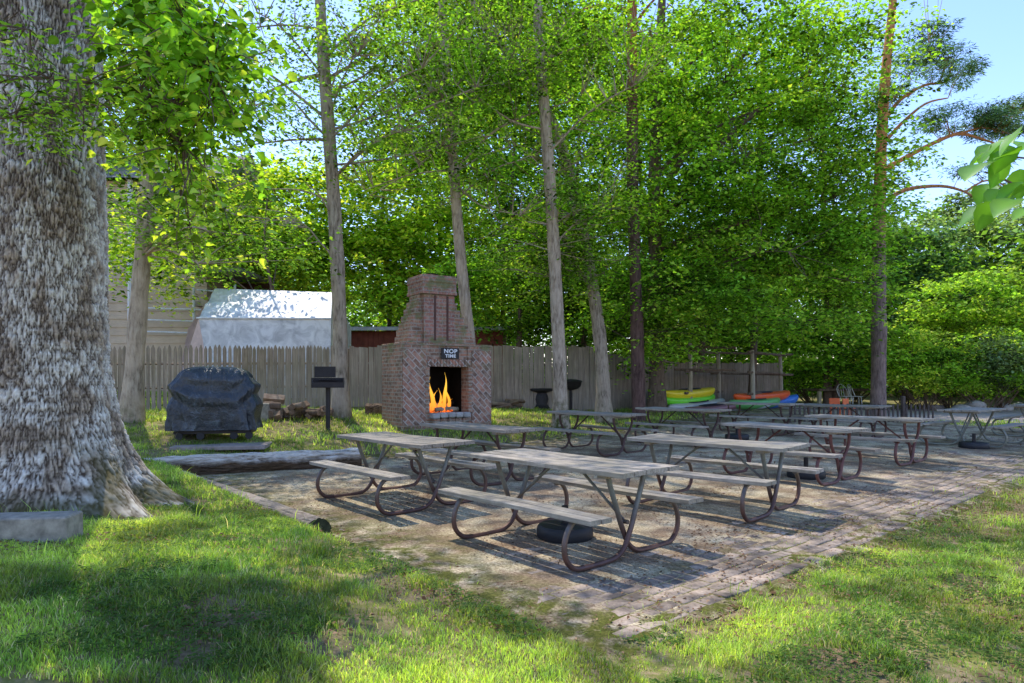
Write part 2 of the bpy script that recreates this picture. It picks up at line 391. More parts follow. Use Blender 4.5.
dz=terr(dx,dy)+lev; dz=np.where((DU<-.25),np.minimum(dz,base_h(dx,dy)+.03),dz); 
mossy=np.clip(1.15-np.minimum(e,9)*1.1,0,1)+.18*sst(.47,.56,fbm(DU*.9,DV*.9,0,3,40))
mossy=np.clip(mossy,0,1)
n1,n2=DU.shape; ii=(np.arange(n1-1)[:,None]*n2+np.arange(n2-1)[None]).ravel()
keepf=(e.ravel()[ii]>-.18)
ii=ii[keepf]
dm=meshobj('patio_dirt',np.stack([dx.ravel(),dy.ravel(),dz.ravel()],1),np.stack([ii,ii+1,ii+n2+1,ii+n2],1),dirt_mat(),colors=np.repeat(mossy.ravel()[:,None],3,1),smooth=True)
tag(dm,kind='structure')
# ------------------------------------------------------------------ grass, weeds, litter (stuff)
def lawn_mask(x,y):
    u,v=touv(x,y); e=np.minimum(np.minimum(u+.28,v),VB-v); e=np.where(u>UL,-1,e)
    return e+.3*(fbm(u*2.5,v*2.5,0,3,21)-.5)
def blades(n,ya,yb,hgt,wid,xr=(-.86,.86),xlim=None):
    y=np.sqrt(rng.random(n)*(yb**2-ya**2)+ya**2); x=(xr[0]+(xr[1]-xr[0])*rng.random(n))*y
    m=lawn_mask(x,y); dens=fbm(x*.9,y*.9,0,4,51); d2=fbm(x*3.5,y*3.5,0,3,57)
    pr=sst(.42,.56,dens*.5+d2*.5+np.where(x<1,.05,.015)); pr=pr*(.2+.8*sst(0,-.35,m))+.13
    dirtroad=(x>5.5)&(y>20.5); bare=(np.hypot(x+4.5,y-6.2)<.8)
    k=(m<.05)&(rng.random(n)<pr)&(~dirtroad)&(~bare)
    k|=(m>=.05)&(m<.5)&(rng.random(n)<.02)
    x,y,d2=x[k],y[k],d2[k]; n=len(x); z=terr(x,y)
    sun=fbm(x*1.7,y*1.7,0,3,61)  # patch noise mixing blade hue from deep green to yellow-green
    hp=fbm(x*5+7,y*5,0,2,59); h=hgt*(.35+.9*rng.random(n))*(.15+1.6*hp); a=rng.random(n)*6.283; ln=h*(.2+.75*rng.random(n))
    ww=wid*(.7+.6*rng.random(n)); b=a+1.57+rng.normal(0,.4,n)
    ex,ey=np.cos(b)*ww/2,np.sin(b)*ww/2; lx,ly=np.cos(a)*ln,np.sin(a)*ln
    v0=np.stack([x-ex,y-ey,z-.005],1);v1=np.stack([x+ex,y+ey,z-.005],1)
    v2=np.stack([x+lx*.35+ex*.8,y+ly*.35+ey*.8,z+h*.6],1);v3=np.stack([x+lx*.35-ex*.8,y+ly*.35-ey*.8,z+h*.6],1)
    v4=np.stack([x+lx+ex*.15,y+ly+ey*.15,z+h*.95],1);v5=np.stack([x+lx-ex*.15,y+ly-ey*.15,z+h*.95],1)
    V=np.stack([v0,v1,v2,v3,v4,v5],1).reshape(-1,3); b0=(np.arange(n)*6)[:,None]
    Fc=np.concatenate([b0+np.array([[0,1,2,3]]),b0+np.array([[3,2,4,5]])])
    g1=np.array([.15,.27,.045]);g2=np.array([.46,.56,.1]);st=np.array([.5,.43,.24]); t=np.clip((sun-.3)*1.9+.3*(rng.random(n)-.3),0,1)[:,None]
    cc=g1+(g2-g1)*t; s=(rng.random(n)<.1)[:,None]; cc=np.where(s,st,cc)*(.55+1.15*rng.random(n))[:,None]*(.7+.7*sst(.35,.6,fbm(x*2.2+3,y*2.2,0,3,63)))[:,None]  # wide blade and patch tones paint light and dark contrast into the lawn
    return V,Fc,np.repeat(cc,6,0)
def joinN(parts):
    V=[];Fs=[];Cs=[];o=0
    for v,f,c in parts: V.append(v);Fs.append(f+o);Cs.append(c);o+=len(v)
    return np.concatenate(V),np.concatenate(Fs),np.concatenate(Cs)
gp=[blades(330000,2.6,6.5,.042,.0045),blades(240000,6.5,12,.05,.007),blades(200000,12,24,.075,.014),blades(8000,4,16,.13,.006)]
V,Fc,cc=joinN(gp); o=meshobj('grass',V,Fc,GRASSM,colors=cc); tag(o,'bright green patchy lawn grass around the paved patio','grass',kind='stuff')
def leafquads(c,size,d,nrm,colr,wr=.6,fold=.12,mid=.45,shape=0):
    """c Nx3 base, d unit direction, nrm unit normal"""
    side=np.cross(d,nrm); side/=np.linalg.norm(side,axis=1,keepdims=True)+1e-9
    s=size[:,None]
    v0=c; v1=c+d*s*mid+side*s*wr*.5+nrm*s*fold; v2=c+d*s; v3=c+d*s*mid-side*s*wr*.5+nrm*s*fold
    if shape==0:
        V=np.stack([v0,v1,v2,v3],1).reshape(-1,3); F_=np.arange(len(c)*4).reshape(-1,4); return V,F_,np.repeat(colr,4,0)
    # broad leaf: curled blade with a folded midrib
    T_=[0,.1,.3,.55,.8,1.]; Wd_=[.02,.3,.5,.46,.24,.01]; P_=[];K_=[]
    curl=(.1+.25*rng.random(len(c)))[:,None]
    for tt,ww in zip(T_,Wd_):
        m=c+d*s*tt-nrm*s*curl*tt*tt
        for sg in (1,0,-1): P_.append(m+side*s*wr*ww*sg+nrm*s*fold*abs(sg)*ww*2); K_.append(1.3 if sg==0 else .88)
    V=np.stack(P_,1).reshape(-1,3); q=(np.arange(len(c))*18)[:,None]
    F_=np.concatenate([q+np.array([[3*k+e,3*k+e+1,3*k+e+4,3*k+e+3]]) for k in range(5) for e in (0,1)])
    cc_=(colr[:,None,:]*np.array(K_)[None,:,None]).reshape(-1,3)
    return V,F_,np.clip(cc_,0,.8)
def unit(v): return v/(np.linalg.norm(v,axis=1,keepdims=True)+1e-9)
def scatter_litter(n,ya,yb,size,on_patio):
    y=np.sqrt(rng.random(n)*(yb**2-ya**2)+ya**2); x=(-.86+1.72*rng.random(n))*y; m=lawn_mask(x,y)
    cl=fbm(x*1.6,y*1.6,0,3,71); k=((m>.0) if on_patio else (m<0))&(rng.random(n)<sst(.42,.62,cl)+.04)&(x>-4)
    x,y=x[k],y[k]; n=len(x); z=terr(x,y)+(.035 if on_patio else .02)
    d=unit(np.stack([rng.normal(size=n),rng.normal(size=n),rng.normal(0,.2,n)],1)); nr=unit(np.stack([rng.normal(0,.3,n),rng.normal(0,.3,n),np.ones(n)],1))
    c1=np.array([.2,.1,.05]);c2=np.array([.42,.27,.16]); t=rng.random(n)[:,None]
    return leafquads(np.stack([x,y,z],1),size*(.4+rng.random(n)),d,nr,(c1+(c2-c1)*t)*(.5+.6*rng.random(n))[:,None],.55,.2)
V,Fc,cc=joinN([scatter_litter(22000,3,9,.028,True),scatter_litter(14000,9,20,.04,True),scatter_litter(30000,3,9,.032,False)])
o=meshobj('leaf_litter',V,Fc,LITTER,colors=cc); tag(o,'small brown dead leaves scattered over the pavers and lawn','leaf litter',kind='stuff')
def clover(n):
    y=2.8+rng.random(n)*5.5; x=(-.82+1.64*rng.random(n))*y; m=lawn_mask(x,y); k=(m<-.05)&(fbm(x*1.3,y*1.3,0,3,81)>.5)
    x,y=x[k],y[k]; n=len(x); V=[]
    for q in range(3):
        a=rng.random(n)*.6+q*2.09; d=unit(np.stack([np.cos(a),np.sin(a),.1+0*a],1)); nr=np.tile([0,0,1.],(n,1))+rng.normal(0,.15,(n,3))
        V.append(leafquads(np.stack([x,y,terr(x,y)+.02+.02*rng.random(n)],1),.013+.012*rng.random(n),d,unit(nr),np.array([.09,.17,.03])*(.7+.7*rng.random(n))[:,None],.9,.05))
    return joinN(V)
V,Fc,cc=clover(30000); o=meshobj('clover',V,Fc,GRASSM,colors=cc); tag(o,'low clover leaves mixed through the foreground lawn','clover',kind='stuff')
# ------------------------------------------------------------------ trees
def sample_ell(n,E,shell=.55):
    c=np.array(E[:3]); r=np.array(E[3:6]); d=unit(rng.normal(size=(n,3))); q=rng.random(n)**(1/3.); q=shell+(1-shell)*q if shell>0 else q
    q=np.where(rng.random(n)<.35,rng.random(n)**.5,q)
    return c+d*r*q[:,None]
def sprays(cent,m,Rad,size,cols,flat=.16,droop=.25,wr=.6,up=.55,shape=0):
    n=len(cent); N=n*m
    rr=Rad*(.6+.8*rng.random(n)); tx=rng.normal(0,.35,(n,2))
    a=rng.random((n,m))*6.283; q=np.sqrt(rng.random((n,m)))*rr[:,None]
    ox=np.cos(a)*q; oy=np.sin(a)*q; oz=rng.normal(0,1,(n,m))*flat*rr[:,None]+ox*tx[:,:1]+oy*tx[:,1:]-droop*q*q/np.maximum(rr[:,None],.01)
    c=(cent[:,None,:]+np.stack([ox,oy,oz],2)).reshape(-1,3)
    aa=(a+rng.normal(0,.7,(n,m))).ravel(); d=unit(np.stack([np.cos(aa),np.sin(aa),rng.normal(-.25,.35,N)],1))
    nr=unit(np.stack([rng.normal(0,up,N),rng.normal(0,up,N),np.ones(N)],1))
    nr=unit(nr-d*np.sum(nr*d,1,keepdims=True))
    cl=np.clip(np.repeat(cols,m,0)*(.35+1.35*rng.random(N)**1.1)[:,None],0,.8)  # wide per-leaf tones add to the light and dark contrast painted into foliage
    return leafquads(c,size*(.6+.7*rng.random(N)),d,nr,cl,wr,.12,.45,shape)
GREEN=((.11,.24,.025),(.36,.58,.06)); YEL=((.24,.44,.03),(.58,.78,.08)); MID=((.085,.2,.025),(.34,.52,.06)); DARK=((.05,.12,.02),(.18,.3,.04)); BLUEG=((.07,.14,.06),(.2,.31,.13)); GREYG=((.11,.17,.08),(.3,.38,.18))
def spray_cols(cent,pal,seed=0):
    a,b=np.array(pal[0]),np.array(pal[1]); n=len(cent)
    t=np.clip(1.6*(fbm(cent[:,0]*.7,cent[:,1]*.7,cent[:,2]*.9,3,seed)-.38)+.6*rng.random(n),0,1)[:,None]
    return (a+(b-a)*t)*np.where(rng.random(n)<.26,.45,1.45)[:,None]  # dark and bright sprays put sun and shade contrast into the leaf colour
def gap_filter(cent,thr,seed,sc_=.55):
    return cent[fbm(cent[:,0]*sc_,cent[:,1]*sc_,cent[:,2]*sc_*1.3,3,seed)>thr]
def limb_path(a,b,sagz=.15,jit=.12,k=5):
    a=np.array(a,float);b=np.array(b,float);L=np.linalg.norm(b-a); o=[]
    for i in range(k+1):
        t=i/k; p=a+(b-a)*t; p[2]+=sagz*L*math.sin(math.pi*t)*.6
        if 0<i<k: p+=rng.normal(0,jit*L*.12,3)
        o.append(p)
    return smoothpath(o,2)
def tree(name,label,trunk,radii,bark,crowns,pal,leaf=.11,per=45,Rad=.55,wr=.6,gap=.42,seed=0,cat='tree',group=None,
         limbs=(),auto=4,twigs=.35,flat=.16,droop=.25,mat=None,shell=.5,trunk_n=14,up=.55,gsc=.55,bough=0):
    base=np.array(trunk[0],float)
    root=empty(name,tuple(base),0,label,cat,group)
    tp=smoothpath([Vector(p)-Vector(base) for p in trunk],5)
    rr=np.interp(np.linspace(0,1,len(tp)),np.linspace(0,1,len(radii)),radii).tolist()
    tp[0].z-=.25
    m=MB(); vs_r=[.8*r*(1+.04*rng.normal()) for r in rr]
    if name!='pine_tree' and radii[0]>.12: vs_r[0]*=1.6; vs_r[1]*=1.35; vs_r[2]*=1.12
    m.tube(tp,vs_r,trunk_n); m.build('trunk',bark,root,True)
    TP=np.array([[p.x,p.y,p.z] for p in tp])
    limbpts=[TP]
    for (pts,r0,r1) in limbs:
        q=smoothpath([Vector(p)-Vector(base) for p in pts],4); mm=MB(); mm.tube(q,np.linspace(r0,r1,len(q)).tolist(),7); mm.build('branch',bark,root,True)
        limbpts.append(np.array([[p.x,p.y,p.z] for p in q]))
    for E in crowns:
        for k in range(auto):
            b=sample_ell(1,E[:6],.3)[0]-base
            h=min(TP[-1][2],max(TP[len(TP)//4][2],b[2]-.35*np.hypot(b[0]-TP[-1][0],b[1]-TP[-1][1])-rng.random()))
            i=int(np.argmin(abs(TP[:,2]-h))); a=TP[i]; q=limb_path(a,b)
            r0=max(.018,min(rr[i]*.4,.01+.012*np.linalg.norm(b-a)/1.6)); mm=MB(); mm.tube(q,np.linspace(r0,.012,len(q)).tolist(),6); mm.build('branch',bark,root,True)
            limbpts.append(np.array([[p.x,p.y,p.z] for p in q]))
    cents=[]
    for E in crowns:
        if bough:
            nb=max(4,int(E[6]/bough)); c=sample_ell(nb,E[:6],.55); k=bough
            sc3=np.array([Rad*1.15,Rad*1.15,Rad*.3])
            c=(c[:,None,:]+rng.normal(0,1,(nb,k,3))*sc3*(.6+.7*rng.random((nb,1,1)))).reshape(-1,3)
            hz=np.repeat(rng.random(nb),k); c[:,2]-=.0*hz
            cents.append(gap_filter(c,gap-.06,seed,gsc))
        else:
            c=sample_ell(int(E[6]),E[:6],shell); cents.append(gap_filter(c,gap,seed,gsc))
    if cents and sum(len(c) for c in cents):
        c=np.concatenate(cents); k=terr(c[:,0],c[:,1])+.3<c[:,2]; c=c[k]
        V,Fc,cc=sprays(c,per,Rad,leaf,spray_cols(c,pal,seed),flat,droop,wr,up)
        meshobj('crown',V-base,Fc,mat or LEAF,root,colors=cc)
        AP=np.concatenate(limbpts[1:] if len(limbpts)>1 else limbpts); n=int(len(c)*twigs)
        if n:
            mm=MB()
            for q in c[rng.choice(len(c),n,replace=False)]-base:
                dd=np.linalg.norm(AP-q,axis=1)+np.maximum(0,AP[:,2]-q[2])*1.5; a=AP[int(np.argmin(dd))]
                if np.linalg.norm(a-q)>3.2: continue
                md=(a+q)/2+rng.normal(0,.08,3); mm.tube([a,md,q],[.014,.009,.004],3,False)
            if mm.v: tag(mm.build('twigs',bark,root),kind='stuff')
    return root
def trk(Z,pts,ext=None):
    o=[W(px,py,Z) for px,py in pts]; return o
def gb(px,py):  # base on terrain
    return P(px,py)
TREES=1
exec_trees=True
# --- the big oak
def oak():
    bx,by=-4.5,6.25; bz=float(terr(bx,by)); root=empty('oak_tree',(bx,by,bz),0,'huge old tree with furrowed grey bark and flared roots at the left of the lawn','tree')
    nz,na=760,560; zz=np.linspace(-.35,9.5,nz)**1.0; th=np.linspace(0,2*math.pi,na,endpoint=False)
    Zm,A=np.meshgrid(zz,th,indexing='ij'); zc=np.maximum(Zm,-.22)
    r=.565-.012*zc+.2*np.exp(-zc/.75)
    roots=[(-.45,.62),(-1.05,.3),(-1.75,.35),(-2.5,.3),(.4,.35),(1.5,.35),(2.6,.35)]
    for ra,am in roots:
        d=np.angle(np.exp(1j*(A-ra-.15*np.sin(zc*2)))); r=r+am*np.exp(-(d/.3)**2)*np.exp(-zc/.34)
    r=r+.05*(fbm(np.cos(A)*1.6,np.sin(A)*1.6,zc*.7,3,3)-.5)
    wob=.25*(fbm(np.cos(A)*2.5,np.sin(A)*2.5,zc*1.5,3,90)-.5)
    cxn=np.cos(A+wob*.5);syn=np.sin(A+wob*.5)
    f1=fbm(cxn*33,syn*33,zc*9,3,12); ridge=1-np.abs(f1-.5)*6.5; ridge=np.clip(ridge,-.5,1)
    f2=fbm(cxn*60,syn*60,zc*34,2,17); ridge2=1-np.abs(f2-.5)*5
    plates=np.clip(1-ridge,0,1.2)*.019+np.clip(1-ridge2,0,1.2)*.012
    r=r+plates-.02
    Vt=np.stack([np.cos(A)*r,np.sin(A)*r,Zm],2).reshape(-1,3)
    dep=np.clip((plates-.006)/.028,0,1); lich=sst(.4,.56,fbm(cxn*4.5+9,syn*4.5,zc*3.2,4,23))*(1-sst(4.2,5.8,zc)*.75)
    fine=fbm(cxn*45,syn*45,zc*30,2,29)
    dk=np.array([.06,.042,.03]); md=np.array([.46,.37,.28]); lt=np.array([.7,.67,.6])
    c=dk+(md-dk)*dep[...,None]; c=c+(lt-c)*(lich*dep*.9*(.5+fine))[...,None].clip(0,1); c=c*(.8+.45*fine)[...,None]  # colour darkens with furrow depth, putting cavity shade into the bark
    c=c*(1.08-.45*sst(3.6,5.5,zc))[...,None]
    ms=(sst(.4,.7,fbm(cxn*3,syn*3,zc*3,3,37))*sst(.75,.15,zc)*.8)[...,None]; c=c+(np.array([.08,.07,.02])-c)*ms
    i=np.arange(nz-1)[:,None]*na+np.arange(na)[None]; j=np.arange(nz-1)[:,None]*na+(np.arange(na)[None]+1)%na
    Ft=np.stack([i,j,j+na,i+na],2).reshape(-1,4)
    t=NT('oak_bark'); a=t.n('Attribute',attribute_name='Col').outputs['Color']; n=t.noise(t.pos(),60,4,.7)
    bm=t.bsdf(a,.95,.12,bump=n,bs=.5,bd=.008)
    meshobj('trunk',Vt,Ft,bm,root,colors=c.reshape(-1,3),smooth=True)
    # high crown
    E=[(.5,0,11.5,5.5,5,2.6,50),(3,3.5,10.5,3.4,3,1.8,24),(-3,-1,11,4,4,2.5,50)]
    cs=np.concatenate([gap_filter(sample_ell(e[6],e[:6],.3),.47,66,.5) for e in E])
    for k in range(9):
        b=sample_ell(1,E[k%3][:6],.3)[0]; q=limb_path((0,0,7.2+rng.random()*2),b,.1); mm=MB(); mm.tube(q,np.linspace(.17,.03,len(q)).tolist(),8); mm.build('branch',BARK_D,root,True)
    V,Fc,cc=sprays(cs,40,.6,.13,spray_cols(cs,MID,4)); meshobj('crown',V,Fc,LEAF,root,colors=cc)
    # low leafy branch reaching right, broad leaves
    def lowbranch(path,r0,side,pal,leafsize,lw,nper,spread,shape):
        q=smoothpath([Vector(p)-Vector((bx,by,bz)) for p in path],5); mm=MB(); mm.tube(q,np.linspace(r0,.006,len(q)).tolist(),6)
        Q=np.array([[p.x,p.y,p.z] for p in q]); cen=[]
        for s_ in range(side):
            i=rng.integers(len(Q)//4,len(Q)); e=Q[i]+rng.normal(0,1,3)*np.array(spread); e[2]-=abs(rng.normal())*spread[2]*.6
            md=(Q[i]+e)/2+rng.normal(0,.04,3)+np.array([0,0,.08]); mm.tube([Q[i],md,e],[.007,.005,.003],4,False)
            for tt in (.5,.75,1): cen.append(Q[i]+(e-Q[i])*tt+rng.normal(0,.04,3))
        b=mm.build('branch',BARK_D,root,True); cen=np.array(cen)
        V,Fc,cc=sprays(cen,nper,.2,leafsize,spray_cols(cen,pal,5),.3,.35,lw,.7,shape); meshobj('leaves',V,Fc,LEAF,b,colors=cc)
    Z=5.4
    lowbranch([W(105,-60,5.6),W(160,-15,5.3),W(190,30,5.1),W(215,75,5.0)],.035,105,((.15,.32,.03),(.34,.6,.06)),.078,.8,8,(.24,.35,.3),1)
    lowbranch([W(110,-110,5.8),W(140,30,5.4),W(165,100,5.2),W(185,150,5.1)],.03,80,((.12,.28,.03),(.36,.56,.06)),.07,.7,8,(.22,.35,.3),1)
    lowbranch([W(-90,120,4.9),W(0,118,4.7),W(55,112,4.65),W(75,103,4.6),W(110,108,4.6)],.012,22,MID,.06,.35,9,(.16,.14,.1),0)
    lowbranch([W(-90,95,5.0),W(0,82,4.7),W(50,78,4.7),W(140,92,4.8),W(180,104,4.9)],.012,34,MID,.06,.35,9,(.2,.16,.12),0)
    lowbranch([W(-60,20,5.0),W(0,25,4.8),W(30,30,4.7)],.01,9,MID,.06,.35,9,(.16,.14,.1),0)
oak()
# --- trees on the lawn (trunks traced from the ground up)
def lawn_tree(Z,pts,**k):
    t=[W(px,py,Z) for px,py in pts]; x,y,_=t[0]; t[0]=(x,y,float(terr(x,y))); return t
def EW(px,py,Z,rx,ry,rz,n): return (*W(px,py,Z),rx,ry,rz,n)
t=lawn_tree(12.6,[(131,420),(137,330),(144,240),(150,170),(158,100),(160,0),(165,-150),(170,-260)])
tree('lawn_tree','pale barked leaning tree standing between the covered barbecue and the huge old tree',t,[.21,.2,.185,.175,.16,.14,.1,.05],BARK_L,
  [EW(120,230,12,1.5,1.6,1.0,90),EW(190,190,12.2,1.9,1.5,1.0,130),EW(150,90,12.6,2.2,1.8,1.2,150),EW(130,-130,12.6,3,3,2.2,80),EW(215,250,12,1.2,1.2,.7,50)],MID,.095,34,.45,seed=101,bough=5,auto=4,gap=.44,
  limbs=[([W(150,175,12.6),W(190,190,12.4),W(235,215,12.2)],.05,.015),([W(155,120,12.6),W(195,120,12.5),W(255,105,12.4)],.05,.012)])
t=lawn_tree(14.8,[(341,416),(340,330),(335,220),(328,120),(321,20),(318,-80),(315,-230)])
tree('lawn_tree','tall straight grey trunk behind the pedestal grill with thin bare side branches',t,[.215,.2,.19,.175,.155,.12,.05],BARK_G,
  [EW(270,60,14.6,2.4,1.6,1.7,130),EW(385,110,14.8,2.2,1.6,1.6,170),EW(400,60,15,1.9,1.5,1.3,110),EW(330,-160,14.5,3.6,3,2.2,80),EW(260,200,14.5,1.6,1.3,.8,30),EW(395,30,14.6,1.8,1.5,1.2,50)],MID,.105,24,.5,seed=102,bough=5,auto=3,gap=.4,twigs=.9,
  limbs=[([W(323,75,14.8),W(290,82,14.6),W(250,105,14.4),W(225,150,14.2)],.045,.01),([W(330,130,14.8),W(370,118,14.8),W(430,92,14.9)],.035,.008),
         ([W(333,165,14.8),W(380,160,14.7),(W(440,148,14.6))],.03,.008),([W(334,140,14.8),W(290,140,15),W(215,150,15.2)],.04,.008),([W(325,30,14.8),W(280,25,14.6),W(200,35,14.4)],.03,.008),
         ([W(336,205,14.8),W(300,190,14.8),W(250,190,14.6)],.025,.007)])
t=lawn_tree(16.6,[(476,408),(470,345),(460,250),(450,120),(442,0),(436,-110),(430,-220)])
tree('lawn_tree','slim pale trunk rising directly behind the brick fireplace chimney',t,[.2,.19,.175,.16,.135,.1,.05],BARK_L,
  [EW(430,70,16.4,2.6,1.8,2.2,260),EW(510,60,16.8,2.3,1.8,2.0,260),EW(500,180,16.8,1.8,1.4,1.4,130),EW(440,-150,16,3.6,3,2.2,80)],MID,.11,26,.5,seed=103,bough=5,auto=3,gap=.42,twigs=.8,
  limbs=[([W(451,130,16.6),W(420,165,16.4),W(370,195,16.2)],.035,.008),([W(448,105,16.6),W(490,92,16.6),W(540,60,16.6)],.035,.008),([W(455,170,16.6),W(410,175,16.6),W(365,190,16.8)],.03,.008),
         ([W(452,180,16.6),W(480,205,16.4),W(520,215,16.2)],.03,.008)])
t=lawn_tree(16.2,[(561,412),(558,330),(551,200),(543,90),(537,0),(532,-110),(528,-220)])
tree('lawn_tree','pale grey slender trunk beside the round pedestal grill',t,[.22,.2,.185,.17,.15,.11,.05],BARK_L,
  [EW(560,-130,16,3.4,3,2.2,70),EW(600,60,16.4,2.2,1.6,1.8,200),EW(585,200,16.8,1.5,1.2,1.6,150)],GREEN,.11,28,.5,seed=104,bough=5,auto=3,gap=.42,twigs=.8,
  limbs=[([W(546,130,16.2),W(510,120,16),W(470,90,15.8)],.035,.008),([W(541,60,16.2),W(600,40,16),W(650,30,16)],.035,.01)])
t=lawn_tree(18,[(604,406),(601,350),(590,270),(575,200),(556,130),(525,75),(480,15),(440,-60)])
tree('lawn_tree','brown trunk with spreading roots leaning far to the left as it rises',t,[.25,.22,.2,.19,.17,.15,.12,.06],BARK_G,
  [EW(500,110,19,2.8,2.6,2.6,230),EW(572,235,17.4,1.7,.8,1.7,210),EW(520,250,18,1.6,1,1.4,120),EW(470,-20,18.5,3.2,2.8,2,110)],MID,.1,36,.5,seed=105,auto=4,gap=.43)
t=lawn_tree(18.6,[(639,408),(637,330),(633,200),(632,80),(632,0),(632,-160)])
tree('pine_tree','straight dark reddish pine trunk with bare upper bark in front of the spreading maple',t,[.24,.23,.21,.19,.17,.1],BARK_R,
  [EW(632,-160,18.6,3,3,2,22)],BLUEG,.14,60,.5,seed=106,auto=3,gap=.4,mat=NEEDLE,wr=.12,
  limbs=[([W(632,12,18.6),W(600,5,18.6),W(560,20,18.6)],.06,.02),([W(632,30,18.6),W(645,10,18.6),W(668,-15,18.6)],.06,.02)])
# the big maple
t=lawn_tree(20.5,[(657,404),(657,330),(655,240),(655,160),(658,80),(662,0),(668,-120)])
tree('maple_tree','broad dense bright green maple spreading its limbs over the kayak rack',t,[.3,.27,.25,.23,.2,.16,.06],BARK_D,
  [EW(720,290,19.5,2.6,2.2,1.5,330),EW(800,270,19.5,2.3,2.2,2.0,360),EW(690,190,20,3.2,2.6,1.9,420),EW(790,170,20,2.9,2.6,2.2,460),
   EW(740,80,20.5,3.6,3,2.2,460),EW(650,70,21,3.0,2.8,2.6,330),EW(820,70,20.5,1.9,2.4,2.0,230),EW(700,-60,20.5,4.6,3.4,2.4,70),EW(838,222,19.5,1.3,1.5,1.1,110),EW(655,330,19.8,1.2,1.3,.9,70),EW(610,260,21.5,2.3,2,2.6,220)],
  GREEN,.14,40,.6,seed=107,auto=3,gap=.465,droop=.35,flat=.08,bough=8,
  limbs=[([W(656,230,20.5),W(690,180,20.2),W(740,125,20),W(800,80,19.8),W(850,30,19.6)],.14,.03),([W(656,200,20.5),W(700,130,20.6),W(740,60,20.6),W(790,0,20.6)],.12,.03),
         ([W(656,250,20.5),W(700,235,20),W(770,215,19.6),W(830,200,19.4)],.1,.02),([W(657,300,20.5),W(700,290,20),W(760,290,19.6)],.07,.02)])
# thin dark trunks behind the rack
for i,(px,Z,top,lab) in enumerate([(752,24,(762,80),'thin dark trunk behind the middle of the kayak rack'),(700,24.5,(712,120),'thin dark trunk behind the left end of the kayak rack'),(828,27,(822,120),'thin dark tree trunk right of the kayak rack')]):
    b=W(px,398,Z); b=(b[0],b[1],float(terr(b[0],b[1])))
    tree('understory_tree',lab,[b,W((px*2+top[0])/3,300,Z),W(*top,Z),W(top[0],top[1]-30,Z)],[.17,.14,.1,.04],BARK_D,
      [EW(px,230,Z,2.4,2,1.9,150),EW(px+20,90,Z,2.6,2.2,2.2,150)],GREEN,.13,34,.6,seed=120+i,auto=2,gap=.44,twigs=.2)
# right hand scots pine
t=lawn_tree(22,[(878,417),(879,330),(879,240),(881,150),(886,70),(893,0),(900,-90)])
tree('pine_tree','tall pine with orange upper bark and twisting limbs against the open sky',t,[.31,.29,.26,.22,.19,.15,.08],BARK_P,
  [EW(930,58,22,1.1,1.0,.42,60),EW(890,95,22,.8,.8,.5,22),EW(955,75,21.6,.8,.8,.35,34),EW(960,118,21.5,1.3,1.1,.3,80),EW(1000,125,21.2,1.3,1.1,.3,80),EW(1010,108,21.5,.8,.8,.25,30),EW(985,170,21.2,1.1,.8,.3,16),EW(905,-60,22,2.6,2,1.1,120),EW(1000,190,21.2,.8,.6,.3,14),EW(930,32,22,.7,.6,.25,18)],
  ((.08,.17,.06),(.24,.36,.15)),.17,60,.27,seed=131,auto=0,gap=.36,mat=NEEDLE,wr=.16,flat=.18,droop=-.1,twigs=.35,shell=.1,up=.8,
  limbs=[([W(880,205,22),W(905,190,21.8),W(940,186,21.5),W(965,192,21.3),W(985,205,21.1)],.085,.02),([W(880,172,22),W(910,155,21.8),W(940,140,21.5),W(960,134,21.4),W(985,140,21.3),W(1012,150,21)],.09,.02),
    ([W(881,147,22),W(900,125,21.9),W(925,104,21.7),W(948,98,21.6)],.07,.02),([W(882,125,22),W(900,100,22),W(925,85,22),W(945,82,22),W(952,66,21.8)],.07,.02),
    ([W(960,134,21.4),W(980,128,21.3),W(1000,130,21.2)],.04,.012),([W(940,82,22),W(945,60,22),W(930,55,22)],.03,.01),([W(965,192,21.3),W(990,180,21.2),W(1024,196,21)],.04,.012),([W(884,95,22),W(902,98,22),W(915,92,22)],.03,.01)])
# trees beyond the fence
def bgtree(name,lab,px,Z,crs,pal,seed,leaf=.16,per=40,Rad=.75,gap=.4,grp='trees beyond the fence',bark=BARK_D,rad=.15,tw=.0,top=None,**k):
    leaf*=1.45; k['bough']=9; crs=[(*c[:4],c[4]*.6,c[5],c[6]*.95) for c in crs]
    x=(px-512)/F*Z; b=(x,Z,float(terr(x,Z))); tz=max(c[2] for c in crs)
    tree(name,lab,[b,(x+.2,Z,b[2]+(tz-b[2])*.4),(x-.1,Z,b[2]+(tz-b[2])*.75),(x,Z,tz)],[rad,rad*.8,rad*.6,rad*.25],bark,crs,pal,leaf,per,Rad,seed=seed,auto=2,gap=gap,twigs=tw,group=grp,**k)
bgtree('background_tree','bright yellow green tree above the white canopy',262,27,[EW(262,215,27,3.6,2.6,2.0,250),EW(250,270,27,3.4,2.4,1.7,230),EW(290,170,28,1.8,1.5,1.2,60)],YEL,201)
bgtree('background_tree','yellow green tree right of the tall straight trunk above the red shed',385,28,[EW(385,220,28,2.9,2.6,2.2,290),EW(385,280,27.5,3.2,2.4,2.0,270),EW(400,165,28,1.7,1.7,1.3,60)],YEL,202)
bgtree('background_tree','green tree partly hiding the beige house',185,25,[EW(190,200,25,2.4,2,1.6,150),EW(235,240,25,1.8,1.8,1.3,80),EW(110,190,25,2.0,2,2,100)],MID,203,.13)
bgtree('background_tree','light green tree drooping over the porch and white canopy',268,22,[EW(245,240,24.5,2.6,1.0,1.0,120),EW(215,205,23.5,2.0,1.0,1.2,90),EW(140,250,20,1.3,1.0,1.3,120)],YEL,216,.11,rad=.09)
